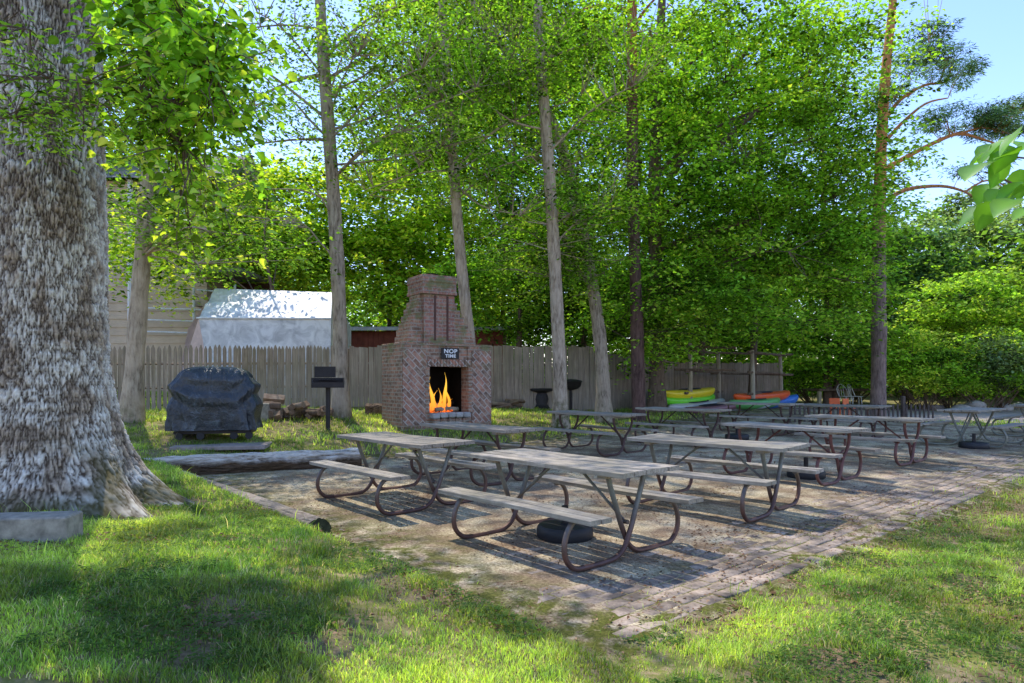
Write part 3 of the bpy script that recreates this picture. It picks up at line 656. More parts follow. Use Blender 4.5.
bgtree('background_tree','sunlit green tree just left of the fireplace chimney top',440,31,[EW(440,230,31,2.6,2.4,2.6,220),EW(450,290,30,2.6,2.4,2.2,220),EW(430,150,31,2.2,2,1.8,110)],YEL,204)
bgtree('background_tree','dark dense tree behind the fence just right of the chimney',515,24,[EW(515,290,24,2.0,1.8,2.0,260),EW(520,220,24.5,2.4,2.0,2.0,220),EW(500,150,25,2.2,2,2,120)],GREEN,205,.12,40,.6)
bgtree('background_tree','dark green tree behind the fence between the two pale trunks',580,24.5,[EW(580,300,24.5,2.2,1.8,1.9,260),EW(575,220,25,2.5,2.0,2.2,240),EW(590,140,26,2.5,2.2,2.2,170)],DARK,206,.12,40,.6)
bgtree('background_tree','tall tree filling the upper middle gap between the slim trunks',500,30,[EW(480,110,30,3.6,3,3,330),EW(545,60,30,3.8,3,3.6,360),EW(500,-10,30,4.6,3,2.5,280),EW(420,120,30,2.6,2.4,2.2,150),EW(425,30,30,2.4,2.4,2.0,100)],MID,207,.16,gap=.45)
bgtree('background_tree','tree behind the maple crown filling gaps low down',640,28,[EW(640,330,27,2.4,2,1.6,170),EW(630,260,28,3,2.4,2.2,200),EW(640,170,29,3.4,2.6,3,220),EW(640,60,30,4,3,3,200)],GREEN,208,.15)
bgtree('background_tree','tree behind the kayak rack with low pale green leaves',730,31,[EW(730,330,31,2.8,2,1.6,160),EW(740,270,32,3.6,2.6,2.6,180),EW(740,150,32,4,2.6,4,200)],MID,209,.16)
bgtree('background_tree','bushy green tree left of the orange barked pine',835,27,[EW(830,340,26.5,2.2,2,1.5,200),EW(845,270,27,2.4,2.2,2.0,180),EW(850,190,28,1.9,1.9,1.8,80)],GREEN,210,.13,40,.6)
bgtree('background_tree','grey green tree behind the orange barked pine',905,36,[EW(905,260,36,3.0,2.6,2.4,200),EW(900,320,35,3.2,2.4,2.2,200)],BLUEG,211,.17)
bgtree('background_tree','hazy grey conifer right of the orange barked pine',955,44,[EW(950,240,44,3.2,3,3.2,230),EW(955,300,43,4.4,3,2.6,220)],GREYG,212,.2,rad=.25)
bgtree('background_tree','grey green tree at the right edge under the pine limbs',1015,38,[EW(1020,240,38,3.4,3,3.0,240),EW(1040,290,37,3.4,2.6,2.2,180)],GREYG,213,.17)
bgtree('background_tree','yellow green spreading tree above the bank on the right',985,30,[EW(985,300,30,3.3,2.4,1.6,300),EW(1040,310,30,2.8,2.2,2.0,180),EW(1000,345,29,3.4,2.2,1.2,230)],((.16,.3,.04),(.4,.56,.1)),214,.13,40,.6,droop=.1,flat=.08)
bgtree('background_tree','dark green tree outside the left edge behind the fence',30,26,[EW(20,200,26,3,3,3,200),EW(60,120,26,3,3,3,150),EW(100,60,28,2.6,2.5,2.4,90)],MID,215,.14)
for i,(px,py,Z,rx,rz,n,pal,lab) in enumerate([(905,355,26,1.6,.8,260,YEL,'yellow green bush just right of the pine trunk'),(950,368,25.5,1.7,.75,190,MID,'low yellow green bush at the middle of the bank'),(1000,362,25,1.8,.9,260,GREYG,'green bush on the bank near the right edge'),(1045,350,25,1.9,1.1,150,MID,'bush on the bank at the far right edge'),
     (925,378,25,1.2,.45,130,YEL,'dark low bush on the bank in the shade'),(810,372,29,1.8,.6,110,MID,'low bush behind the orange play chairs'),(985,383,24.5,1.3,.35,90,GREEN,'small dark bush at the foot of the bank'),(855,368,29,1.4,.7,90,GREEN,'shaded bush behind the small picket fence')]):
    c=W(px,py,Z); b=(c[0],c[1],float(terr(c[0],c[1]))); root=empty('bush',b,0,lab,'bush','bushes along the bank')
    E=(c[0],c[1],max(c[2],b[2]+rz*.7),rx,1.3,rz,n); nb=max(5,n//5); cs=sample_ell(nb,E[:6],.55); cs=(cs[:,None,:]+rng.normal(0,1,(nb,8,3))*np.array([.36,.36,.08])).reshape(-1,3); cs=gap_filter(cs,.45,300+i,1.3); cs=cs[cs[:,2]>b[2]+.1]
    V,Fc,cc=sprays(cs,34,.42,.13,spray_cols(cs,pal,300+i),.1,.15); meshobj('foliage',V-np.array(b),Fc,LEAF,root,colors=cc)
    mm=MB()
    for q in cs[:24]-np.array(b): mm.tube([(rng.normal()*.1,rng.normal()*.1,-.1),q*.5+rng.normal(0,.05,3),q],[.02,.014,.006],4,False)
    mm.build('stems',BARK_D,root)
# distant wood as one mass
def woods():
    n=7000; a=R(-58)+R(116)*rng.random(n); d=40+30*rng.random(n); x=np.sin(a)*d; y=np.cos(a)*d; top=np.where(x<-2,7.6,10.0)+3*(fbm(a*9,a*0,0,3,5)-.5)*2+ (d-46)*.12
    z=terr(x,y)+top*rng.random(n)**1.1; cs=np.stack([x,y,z],1)
    cs=cs[fbm(x*.3,y*.3,z*.4,3,8)>.31]
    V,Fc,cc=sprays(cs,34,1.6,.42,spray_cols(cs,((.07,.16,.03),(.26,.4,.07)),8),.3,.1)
    o=meshobj('woodland',V,Fc,LEAF,colors=cc); tag(o,'distant green woodland behind the yard and its fence','woodland',kind='stuff')
    for k in range(26):
        aa=R(-50)+R(100)*(k+.5)/26+rng.normal()*.01; dd=50+8*rng.random(); x=math.sin(aa)*dd;y=math.cos(aa)*dd;z=float(terr(x,y)); 
woods()
# sapling with broad leaves entering at the right edge
def sapling():
    b=(3.35,3.3); bz=float(terr(*b)); root=empty('sapling',(b[0],b[1],bz),0,'broad light green leaves of a sapling poking in at the right edge of the view','sapling')
    B=Vector((b[0],b[1],bz)); m=MB(); tp=smoothpath([Vector(p)-B for p in [(b[0],b[1],bz-.1),(3.3,3.3,1.2),(3.15,3.25,2.1),(3.0,3.2,2.9)]],5); m.tube(tp,np.linspace(.03,.012,len(tp)).tolist(),8); m.build('trunk',BARK_D,root,True)
    q=smoothpath([Vector(p)-B for p in [(3.22,3.27,1.8),W(1060,215,3.2),W(1015,185,3.15),W(985,172,3.1)]],4); m=MB(); m.tube(q,np.linspace(.012,.003,len(q)).tolist(),6); m.tube([Vector(W(1100,150,3.2))-B,Vector(W(1040,160,3.2))-B,Vector(W(1000,155,3.15))-B],[.008,.006,.003],5); br=m.build('branch',BARK_D,root,True)
    lp=[(995,150),(1012,140),(1022,138),(992,162),(1002,158),(1018,156),(990,190),(996,208),(1006,198),(1022,188),(1024,148),(1005,150),(985,158),(978,170),(1010,165),(1020,175),(1000,200),(985,212),(1015,205),(1024,196),(1040,150),(1050,190),(1035,215),(1060,160),(1005,146),(1018,160)]
    c=np.array([np.array(W(px,py-6,3.1+.12*rng.normal()))-np.array(B) for px,py in lp]); n=len(c)
    d=unit(np.stack([rng.normal(-.5,.5,n),rng.normal(0,.6,n),rng.normal(-.55,.2,n)],1)); nr=unit(np.stack([rng.normal(0,.4,n),rng.normal(-.3,.3,n),np.ones(n)],1)); nr=unit(nr-d*np.sum(nr*d,1,keepdims=True))
    V,Fc,cc=leafquads(c,.12+.04*rng.random(n),d,nr,np.array([.2,.42,.05])*(.8+.4*rng.random(n))[:,None],.8,.1,.45,1); meshobj('leaves',V,Fc,LEAF,br,colors=cc)
sapling()
# ------------------------------------------------------------------ picnic tables
LT,WT,SO,SW=1.93,.744,.745,.245
def planks(L,Wd,n,th,z,y0,sag=.004,seed=0):
    r=random.Random(seed); m=MB(); pw=Wd/n
    for i in range(n):
        yc=y0-Wd/2+pw*(i+.5); dl=r.uniform(-.012,.012); K=7; w2=pw/2-.0065
        a=[]
        ph=r.random()*6; am=r.uniform(-.006,.008)
        for k in range(K+1):
            x=-(L+dl)/2+(L+dl)*k/K; zz=z+am*math.sin(ph+k*.9)-sag*math.sin(math.pi*k/K)
            b=.004
            a+= [(x,yc-w2,zz-th/2),(x,yc-w2,zz+th/2-b),(x,yc-w2+b,zz+th/2),(x,yc+w2-b,zz+th/2),(x,yc+w2,zz+th/2-b),(x,yc+w2,zz-th/2)]
        fs=[(k*6+j,k*6+(j+1)%6,(k+1)*6+(j+1)%6,(k+1)*6+j) for k in range(K) for j in range(6)]
        fs+=[tuple(range(6)),tuple(K*6+j for j in range(6))[::-1]]
        m.add(a,[f[::-1] for f in fs])
    return m
def tabproto(kind,tm,seed):
    root=empty('picnic_table',(0,0,0),0,'weathered grey picnic table','picnic table','weathered picnic tables on the patio')
    planks(LT,WT,5,.038,.745,0,.006,seed).build('tabletop',WOOD,root)
    for s in(-1,1): planks(LT,SW,2 if kind=='A' else 1,.038,.435,s*(SO-SW/2),.006,seed+s+5).build('seat',WOOD,root)
    for e in(-1,1):
        for s in(-1,1):
            xo=e*.70+s*.024
            if kind=='A': pts=[(.215,.722),(.165,.58),(.09,.4),(.045,.29),(0,.2),(-.06,.1),(-.16,.038),(-.3,.024),(-.52,.024),(-.66,.04),(-.745,.12),(-.765,.22),(-.735,.32),(-.68,.385),(-.62,.405)]
            else: pts=[(.235,.722),(.235,.62),(.21,.53),(.15,.44),(.07,.365),(.015,.28),(-.02,.17),(-.1,.06),(-.2,.024),(-.42,.024),(-.58,.035),(-.69,.1),(-.735,.2),(-.72,.31),(-.67,.385),(-.61,.405)]
            q=smoothpath([(xo,s*y,z) for y,z in pts],4); m=MB(); m.tube(q,.0225,9); m.tube([(xo,s*.62,.405),(xo,s*.54,.405)],.0215,8); m.build('leg',tm,root,True)
        m=MB(); m.box((e*.70,0,.707),(.085,WT-.1,.036),bev=.004); m.build('batten',WOOD,root)
        for s in(-1,1):
            m=MB(); m.box((e*.70+s*.024,s*(SO-SW/2),.413),(.05,SW-.03,.005)); m.build('seat_bracket',tm,root)
        m=MB(); m.tube([(e*.685,0,.3),(e*.14,0,.716)],.0135,7); m.tube([(e*.715,0,.3),(e*.655,0,.3)],.02,8); m.build('brace',tm,root,True)
    return root
protoA=tabproto('A',TUBE_A,1); protoB=tabproto('B',TUBE_B,2); protoC=tabproto('B',TUBE_C,3); protoD=tabproto('A',TUBE_D,4); protoE=tabproto('A',TUBE_A,9); protoF=tabproto('A',TUBE_A,14)
used=set()
TABS=[('A',.49,5.99,-.85,'grey picnic table nearest the camera with a round black base under it'),
 ('E',-1.34,7.99,-.84,'grey picnic table at the left front by the timber edging with sunlit top'),
 ('F',2.35,7.66,-.79,'grey picnic table in the middle of the front row with galvanised crossed legs'),
 ('B',-.49,9.72,-.83,'picnic table in front of the brick fireplace with curved dark legs'),
 ('B',1.61,12.78,-.86,'curved leg picnic table in front of the round pedestal grill and pale trunk'),
 ('B',3.66,14.14,-.85,'picnic table in front of the yellow and green kayaks'),
 ('C',4.17,9.79,-.88,'reddish legged picnic table behind the middle front row table'),
 ('C',6.27,11.57,-.89,'picnic table with rusty red looped legs in front of the pine'),
 ('D',9.84,14.05,.69,'picnic table on the right seen end on with pale crossed legs'),
 ('B',6.25,16.6,-.86,'far picnic table in front of the red and green kayaks'),
 ('B',7.9,15.7,-.9,'far picnic table just left of the pine and in front of the small picket fence'),
 ('D',12.75,15.9,.69,'picnic table cut by the right edge of the view')]
PR={'A':protoA,'B':protoB,'C':protoC,'D':protoD,'E':protoE,'F':protoF}
for (k,x,y,a,lab) in TABS:
    o=PR[k]
    if k in used: o=copy_tree(o)
    used.add(k)
    o.location=(x,y,float(base_h(x,y))+.028); o.rotation_euler=(random.uniform(-.006,.006),random.uniform(-.004,.004),a); o['label']=lab
# umbrella bases
def ubase():
    r=empty('umbrella_base',(0,0,0),0,'x','umbrella base','black umbrella bases on the patio')
    m=MB(); m.lathe([(.25,0),(.265,.02),(.262,.1),(.245,.125),(.19,.135),(.06,.14)],n=28); m.build('weight',BLACKP,r,True)
    m=MB(); m.lathe([(.032,.13),(.032,.3),(.024,.3),(.024,.14)],n=14); m.build('socket',IRON,r,True)
    m=MB(); m.tube([(.03,0,.25),(.07,0,.25)],.012,8); m.build('knob',IRON,r,True); return r
ub=ubase()
for i,(px,py,lab) in enumerate([(565,541,'round black umbrella base under the nearest picnic table'),(806,480,'black umbrella base between the middle tables of the front row'),(974,450,'black umbrella base under the end on table at the right'),(737,441,'small dark umbrella base under the table before the kayaks')]):
    o=ub if i==0 else copy_tree(ub); p=P(px,py); o.location=(p[0],p[1],float(base_h(p[0],p[1]))+.03); o.rotation_euler=(0,0,i*1.3); o['label']=lab
# ------------------------------------------------------------------ edging logs and block
def rough_log(name,a,b,r,mat,label,cat='log',sq=0.0,seed=0,cut=None,am=.3):
    a=np.array(a);b=np.array(b);L=np.linalg.norm(b-a);n=44;na=60
    root=empty(name,tuple(a),0,label,cat)
    d=(b-a)/L; s=np.cross(d,[0,0,1]);s/=np.linalg.norm(s);u=np.cross(s,d)
    vs=[]
    for i in range(n+1):
        t=i/n
        for k in range(na):
            q=2*math.pi*k/na; rr=r*(1+am*(fbm(np.array([math.cos(q)*1.6+seed]),np.array([math.sin(q)*1.6]),np.array([t*L*2.6]),4,seed)[0]-.5)*2)
            if sq: rr/= (abs(math.cos(q))**4+abs(math.sin(q))**4)**(.25*sq)
            rr-= am*r*max(0,1-abs(math.sin(q*2.5+.5*math.sin(t*9+seed)+seed))*7)*(.4+.6*math.sin(t*7+seed)**2)+.1*r*max(0,1-abs(math.sin(q*7+math.sin(t*14)))*4)
            vs.append(d*L*t+(s*math.cos(q)+u*math.sin(q))*rr)
    fs=[(i*na+k,i*na+(k+1)%na,(i+1)*na+(k+1)%na,(i+1)*na+k) for i in range(n) for k in range(na)]
    o=meshobj('bark',vs,fs,mat,root); 
    for nm,i,sg in(('cut_end',0,-1),('cut_end',n,1)):
        ring=[vs[i*na+k] for k in range(na)]; c=sum(ring)/na+d*sg*.004; meshobj(nm,[c]+ring,[(0,1+k,1+(k+1)%na) for k in range(na)],cut or mat,root)
    return root
ENDM=plain('dark_mossy_cut_end',(.05,.055,.03),.95,.1,0,.6,14)
a=fromuv(-.36,3.25); b=fromuv(-.34,8.1); 
rough_log('timber_edging',(a[0],a[1],.13),(b[0],b[1],.08),.125,LOGM,'round timber edging with a dark mossy cut end between lawn and patio','timber',0,3,ENDM,.06)
p1=P(158,478); p2=(-2.55,11.15)
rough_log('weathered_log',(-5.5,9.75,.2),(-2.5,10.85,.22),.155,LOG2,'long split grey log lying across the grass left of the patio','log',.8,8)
m=MB(); rt=empty('stone_block',(-3.62,4.55,.2),R(8),'grey rectangular stone block at the foot of the huge tree','stone block')
m.box((0,0,.2),(1.1,.24,.34),bev=.012); m.build('block',CONC,rt)
m=MB(); m.box((-.0,0,.222),(1.08,.2,.012),bev=.004); m.build('worn_top',STONE,rt) if False else None
# ------------------------------------------------------------------ fence
def fence(A,B,label,za,zb,pw=.085,gaps=(),hb=.35,seed=1,drop=0,point=True):
    r=random.Random(seed); A=np.array(A);B=np.array(B);L=np.linalg.norm(B-A);d=(B-A)/L; ang=math.atan2(d[1],d[0])
    root=empty('picket_fence',(A[0],A[1],float(terr(*A))),ang,label,'fence'); z0=float(terr(*A))
    m=MB(); x=0; i=0
    while x<L:
        g=.006
        for (s,e,gg) in gaps:
            if s<x/L<e: g=gg*(.6+.8*r.random())
        w_=pw*r.uniform(.9,1.1); t=x/L; px_,py_=A+d*x; top=za+(zb-za)*t-z0+r.uniform(-.03,.03); bot=float(terr(px_,py_))-z0-.05
        tl=r.uniform(-.008,.008)*(top-bot); y=r.uniform(-.006,.006)
        if point: prof=[(x,bot),(x+w_,bot),(x+w_+tl,top-.09),(x+w_*.6+tl,top),(x+w_*.4+tl,top),(x+tl,top-.09)]
        else: prof=[(x,bot),(x+w_,bot),(x+w_+tl,top-r.uniform(0,.02)),(x+tl,top)]
        m.prism(prof,y-.01,y+.01); x+=w_+g; i+=1
    m.build('pickets',WOODV,root)
    for h in(.35,.72):
        m=MB(); zt0=za-z0; zb0=0; zt1=zb-z0; zb1=float(terr(*B))-z0
        a_=zb0+(zt0-zb0)*h; b_=zb1+(zt1-zb1)*h; m.tube([(0,.045,a_),(L,.045,b_)],.032,4); m.build('rail',WOODV,root)
    k=0
    while k<=L+.01:
        t=k/L; m=MB(); h1=za+(zb-za)*t-z0-.12; m.box((k,.1,h1/2-.1),(.1,.08,h1+.2+.1),bev=.01); m.build('post',WOODV,root); k+=2.4
    return root
FA=W(20,345,15.2);FB=W(345,345,18.2)
fence(FA[:2],FB[:2],'weathered pointed picket fence left of the fireplace with light showing between its boards',W(20,345,15.2)[2],W(345,346,18.2)[2],gaps=[(.33,.62,.035),(.05,.3,.02)],seed=3)
FC=W(590,346,20.6)
fence((FB[0]+.1,FB[1]+.05),FC[:2],'tall grey board fence behind the fireplace and slender trunks',W(345,346,18.2)[2],FC[2],seed=5,pw=.12,point=False)
FD=W(672,361,23.2); fence((FC[0]+.1,FC[1]+.06),FD[:2],'grey board fence with a lower top behind the dark reddish trunk',W(600,352,20.7)[2],FD[2],seed=7,pw=.13,point=False)
FE=W(782,363,26.5); fence((FD[0]+.1,FD[1]+.06),FE[:2],'farthest stretch of grey board fence behind the kayak rack',FD[2]-.05,FE[2],seed=9,pw=.14,point=False)
# small picket fence
r0=P(790,424); r1=(10.6,18.6)
def minifence(a,b,n):
    a=np.array(a[:2]);b=np.array(b[:2]);L=np.linalg.norm(b-a);ang=math.atan2(*(b-a)[::-1]);z0=float(terr(*a)); z1=float(terr(*b))-z0
    root=empty('garden_fence',(a[0],a[1],z0),ang,'short dark garden fence of spaced upright stakes either side of the pine','fence')
    m=MB()
    for i in range(n):
        x=L*i/(n-1); z=z1*i/(n-1); m.box((x,0,z+.26),(.055,.02,.6+.04*random.random()))
    m.build('pickets',IRONW,root)
    for h in(.15,.42):
        m=MB(); m.tube([(0,.02,h),(L,.02,h+z1)],.016,4); m.build('rail',IRONW,root)
    m=MB(); m.box((L*.78,0,z1*.78+.36),(.1,.1,.9),bev=.01); m.build('post',IRONW,root)
IRONW=plain('dark_stained_stake',(.09,.07,.06),.8,.2,0,.4)
minifence(r0,(r0[0]+4.7,r0[1]+1.2),32)
# ------------------------------------------------------------------ fireplace
GROOVE=plain('groove_shade_brick',(.11,.06,.05),.95,.1)
def fireplace():
    yaw=R(33); fx,fy=-2.36,14.0; z0=float(terr(-1.6,14.8)); z0=min(z0,.36)
    root=empty('brick_fireplace',(fx,fy,z0),yaw,'large outdoor brick fireplace with patterned piers, stepped chimney and a lit fire','fireplace')
    w,d=2.25,1.1; H=2.27-z0; o0,o1=.66,1.62; ob,ot=.42,1.80-z0
    m=MB(); m.box((.08+.24,.16,H/2),(.48+.0,.32,H),bev=.008); 
    body=MB(); 
    body.box((o0/2,d/2,H/2-.1),(o0,d,H+.2),bev=.01); body.box(((o1+w)/2,d/2,H/2-.1),(w-o1,d,H+.2),bev=.01)
    body.box(((o0+o1)/2,d/2+.02,(ot+.17+H)/2),(o1-o0-.004,d-.04,H-ot-.17)); body.box(((o0+o1)/2,d-.1,ob+(ot-ob)/2+.05),(o1-o0-.004,.19,ot-ob+.3)); body.box(((o0+o1)/2,d/2,ob/2-.1),(o1-o0-.004,d-.02,ob+.2))
    body.build('body',BRICK,root)
    for x0,x1 in((0.03,o0-.1),(o1+.1,w-.03)):
        m=MB(); m.box(((x0+x1)/2,-.008,H*.52),(x1-x0,.03,H*.86)); m.build('diagonal_panel',BRICKD,root)
    m=MB(); n=14
    for i in range(n): m.box((o0-.05+(o1-o0+.1)*(i+.5)/n,.02,ot+.085),((o1-o0+.1)/n-.008,.12,.16),bev=.006)
    m.build('lintel',BRICKD,root)
    m=MB(); m.box((w/2,d/2,H+.025),(w+.01,d+.01,.05),bev=.01)
    m.build('ledge',BRICK,root)
    for s,x in((0,o0-.05),(1,o1+.05)):
        m=MB()
        for i in range(11): m.box((x,.0,ob+(ot-ob)*(i+.5)/11),(.095,.06,(ot-ob)/11-.008),bev=.005)
        m.build('jamb',BRICK,root)
    # soot lining
    m=MB(); m.box(((o0+o1)/2,d-.2,ob+(ot-ob)/2+.1),(o1-o0-.01,.02,ot-ob+.2)); m.box((o0+.008,d/2+.1,ob+(ot-ob)/2),(.012,d-.4,ot-ob-.01)); m.box((o1-.008,d/2+.1,ob+(ot-ob)/2),(.012,d-.4,ot-ob-.01)); m.box(((o0+o1)/2,d/2+.05,ot+.16),(o1-o0-.03,d-.35,.012)); m.build('sooty_lining',CHAR,root)
    # hearth shelf of pale stones
    m=MB()
    for i in range(5): m.box((o0+.1+.19*i,-.06,ob-.05+random.uniform(-.01,.01)),(.18,.24,.12),rz=random.uniform(-.06,.06),bev=.025)
    m.build('hearth_stones',STONE,root)
    m=MB()
    for i in range(5): m.box((o0+.12+.18*i,-.05,ob-.17),(.17,.2,.11),rz=random.uniform(-.06,.06),bev=.02)
    m.build('hearth_base',BRICK,root)
    # shoulders and chimney
    zb=H+.05; s0,s1=.25,1.95; c0,c1=.56,1.37; zt=3.42-z0; ztop=3.84-z0
    n=7; m=MB()
    for i in range(n):
        t=(i+.5)/n; k=i/(n-1); xl=s0+(c0-s0)*k**1.3; xr=s1+(c1+.02-s1)*k; yb=.95-.12*k; yf=.24+.04*k
        m.box(((xl+xr)/2,(yf+yb)/2,zb+(zt-zb)*t),(xr-xl,yb-yf,(zt-zb)/n+.001*(i%2)),bev=.0)
    m.build('shoulder',BRICK,root)
    m=MB(); m.box(((c0+c1)/2+.02,.5,(zb+zt)/2),(c1-c0-.06,.7,zt-zb)); m.build('chimney_breast',BRICKR,root)
    m=MB()
    for x in(c0+.31,c0+.62): m.box((x,.148,(zb+zt)/2+.02),(.05,.012,zt-zb-.1))  # thin dark strips on the breast face, groove shade put into their colour
    m.build('chimney_groove',GROOVE,root)
    m=MB(); m.box(((c0+c1)/2,.5,(zt+ztop)/2),(c1-c0+.02,.82,ztop-zt),bev=.01); m.box(((c0+c1)/2,.5,ztop-.1),(c1-c0+.05,.85,.13),bev=.01); m.box(((c0+c1)/2,.5,zt+.03),(c1-c0+.05,.85,.08),bev=.01)
    m.build('chimney',BRICKR,root)
    m=MB(); m.lathe([(.14,0),(.14,.08),(.1,.08),(.1,.0)],((c0+c1)/2,.5,ztop),16); m.build('flue',CHAR,root)
    # fire
    T=Matrix.Translation((fx,fy,z0))@Matrix.Rotation(yaw,4,'Z'); xc=(o0+o1)/2
    fr=empty('fire',T@Vector((xc-.08,.35,ob)),yaw,'orange flames burning on the logs inside the brick fireplace','fire')
    t=NT('flame'); v=t.vec(); z=t.n('SeparateXYZ',{0:v}).outputs[2]; f=t.n('MapRange',{0:z,1:0.,2:.85}).outputs[0]
    cfl=t.ramp(f,[(0,(1,.22,.03)),(.45,(1,.42,.04)),(1,(1,.6,.08))]); em=t.n('Emission',{'Color':cfl,'Strength':1.6}); lw=t.n('LayerWeight',{'Blend':.5}); tr=t.n('BsdfTransparent'); fx_=t.ramp(t.n('Math',{0:lw.outputs[1],1:t.n('Math',{0:t.noise(t.vec((3,3,1)),3,3),1:.7},operation='MULTIPLY').outputs[0]},operation='ADD').outputs[0],[(.45,1),(1.0,0)]); ms=t.n('MixShader',{0:fx_,1:tr.outputs[0],2:em.outputs[0]}); t.t.links.new(ms.outputs[0],t.out.inputs[0]); FL=t.m
    for (x,h,rr,ph) in[(-.26,.36,.05,0),(-.17,.8,.06,1),(-.08,.5,.065,2),(.03,.34,.05,3),(.14,.9,.055,4),(.04,.55,.04,5.3),(.24,.62,.045,.7),(.3,.3,.04,2),(-.2,.3,.07,3.3),(.1,.3,.07,1.3)]:
        pts=[];rs=[]
        for i in range(13):
            q=i/12; pts.append((x+.07*math.sin(ph+q*5)*q,.0+.04*math.cos(ph*2+q*4),q*h)); rs.append(max(.002,rr*(math.sin(math.pi*min(1,q*.85+.16))**.8)*(1-q**2)))
        m=MB(); m.tube(pts,rs,8); m.build('flame',FL,fr,True)
    EMB=NT('ember'); ee=EMB.n('Emission',{'Color':EMB.ramp(EMB.noise(EMB.vec(),16,4),[(.4,(.05,.01,.005)),(.6,(1,.16,.02))]),'Strength':1.6}); EMB.t.links.new(ee.outputs[0],EMB.out.inputs[0])
    m=MB()
    for i in range(16): m.box((random.uniform(-.36,.36),random.uniform(-.12,.1),random.uniform(.01,.05)),(.07,.06,.05),rz=random.random()*3,bev=.015)
    m.build('embers',EMB.m,fr)
    for i in range(6):
        lg=empty('burning_log',T@Vector((xc+random.uniform(-.12,.12),.3+.05*i,ob+.06+.07*(i//2))),yaw+random.uniform(-.3,.3),'short log in the fireplace under the flames','firewood log','logs burning in the fireplace')
        m=MB(); m.tube(smoothpath([(-.3,0,0),(-.1,.015,.01),(.1,-.01,.012),(.3,0,0)],3),.05+random.random()*.012,9); m.build('bark',BARK_L if i<3 else CHAR,lg,True)
        m=MB(); m.tube([(-.304,0,0),(-.3,0,0)],.047,9); m.build('cut_end',FIREW,lg)
    # sign
    sg=empty('sign',T@Vector((xc+.02,-.02,ot+.30)),yaw,'small dark plate with white letters above the fireplace opening','sign')
    m=MB(); m.box((0,-.005,0),(.44,.02,.24),bev=.004); m.build('plate',IRON,sg)
    for txt,z,sz in(('NOP',.045,.125),('TIME',-.06,.095)):
        cu=bpy.data.curves.new('lettering','FONT'); cu.body=txt; cu.size=sz; cu.align_x='CENTER'; cu.align_y='CENTER'; cu.extrude=.002; cu.offset=.004; cu.space_character=1.1
        o=bpy.data.objects.new('lettering',cu); col.objects.link(o); o.parent=sg; o.location=(0,-.02,z); o.rotation_euler=(R(90),0,0); o.scale=(1.2,1,1); cu.materials.append(WHITE)
        dg=bpy.context.evaluated_depsgraph_get(); me=bpy.data.meshes.new_from_object(o.evaluated_get(dg)); o2=bpy.data.objects.new('lettering',me); col.objects.link(o2); o2.parent=sg; o2.location=o.location; o2.rotation_euler=o.rotation_euler; o2.scale=o.scale; bpy.data.objects.remove(o)
fireplace()
# ------------------------------------------------------------------ covered barbecue
def bbq():
    p=P(207,443); z0=float(terr(p[0],p[1]+.3)); px_,py_=p[0],p[1]+.35
    root=empty('covered_barbecue',(px_,py_,z0),R(12),'barbecue under a crumpled dark blue black vinyl cover on the lawn','barbecue')
    sc_=py_/F; Wd=90*sc_/math.cos(R(12))*.86; Hh=72*sc_
    nt_,na=70,150; vs=[]
    for i in range(nt_+1):
        t=i/nt_
        for k in range(na):
            q=2*math.pi*k/na; c,s=math.cos(q),math.sin(q)
            if t<.68:
                h=t/.68; z=.17+(Hh*.80-.17)*h; e=1.0-.03*h
            else:
                h=(t-.68)/.32; z=Hh*.80+Hh*.2*math.sin(h*math.pi/2)**.9; e=.97*(1-h**1.3)**.6+0.0001
                if h>.0: z+= -.0
            a_=Wd/2*e; b_=.36*e*(1-.15*max(0,t-.3)); pw=.24
            x=a_*math.copysign(abs(c)**pw,c); y=b_*math.copysign(abs(s)**pw,s)
            dropx=max(0,abs(x)/(Wd/2)-.55)/.45
            if t>=.6: z-=Hh*.08*dropx**1.5*min(1,(t-.6)/.1)
            low=1-min(1,t/.68)
            tri=lambda a: 2*abs(2*(a/6.283-math.floor(a/6.283+.5)))-1
            fold=.038*tri(q*8+2.5*math.sin(t*4))*(.5+.7*low)+.02*tri(q*21+t*7+math.sin(q*3))*(.25+low)
            nn=.06*(fbm(np.array([x*3.]),np.array([y*3.]),np.array([z*3.]),4,2)[0]-.5)
            # sagging swag folds across the front
            sw=.055*tri(z*15-9*(x/Wd)**2*2.5+math.sin(x*5)*.8)*math.exp(-((z-Hh*.62)/.28)**2)
            f=1+(fold+nn+sw)/max(.36,math.hypot(x,y)); vs.append((x*f,y*f+(-.02 if y<0 else 0),z+nn*.3))
    fs=[(i*na+k,i*na+(k+1)%na,(i+1)*na+(k+1)%na,(i+1)*na+k) for i in range(nt_) for k in range(na)]+[tuple(nt_*na+k for k in range(na))]
    t=NT('vinyl_cover'); n=t.noise(t.vec(),5,6,.7,.6); n2=t.noise(t.vec((1,1,.5)),14,5,.65,1.2)
    c=t.ramp(n,[(.35,(.008,.01,.014)),(.55,(.022,.03,.042)),(.72,(.1,.13,.16))])  # palest stop paints highlights into the dark vinyl
    mt=t.bsdf(c,.3,.7,bump=t.n('Math',{0:n,1:n2},operation='ADD').outputs[0],bs=.8,bd=.03)
    meshobj('cover',vs,fs,mt,root,smooth=True)
    for x in(-.55,-.2,.35,.6):
        m=MB(); m.tube([(x,-.27,.07),(x,-.22,.07)],.065,14); m.build('wheel',BLACKP,root,True)
    m=MB(); m.box((0,0,.13),(Wd*.9,.5,.05)); m.build('base_shelf',IRON,root)
    q=P(200,448); s=empty('paving_slab',(q[0]+.3,q[1]+.15,float(terr(q[0]+.3,q[1]+.15))),R(10),'pale flat concrete slab under the covered barbecue','slab'); m=MB(); m.box((0,.1,.01),(1.5,.75,.07),bev=.01); m.build('slab',PAD,s)
bbq()
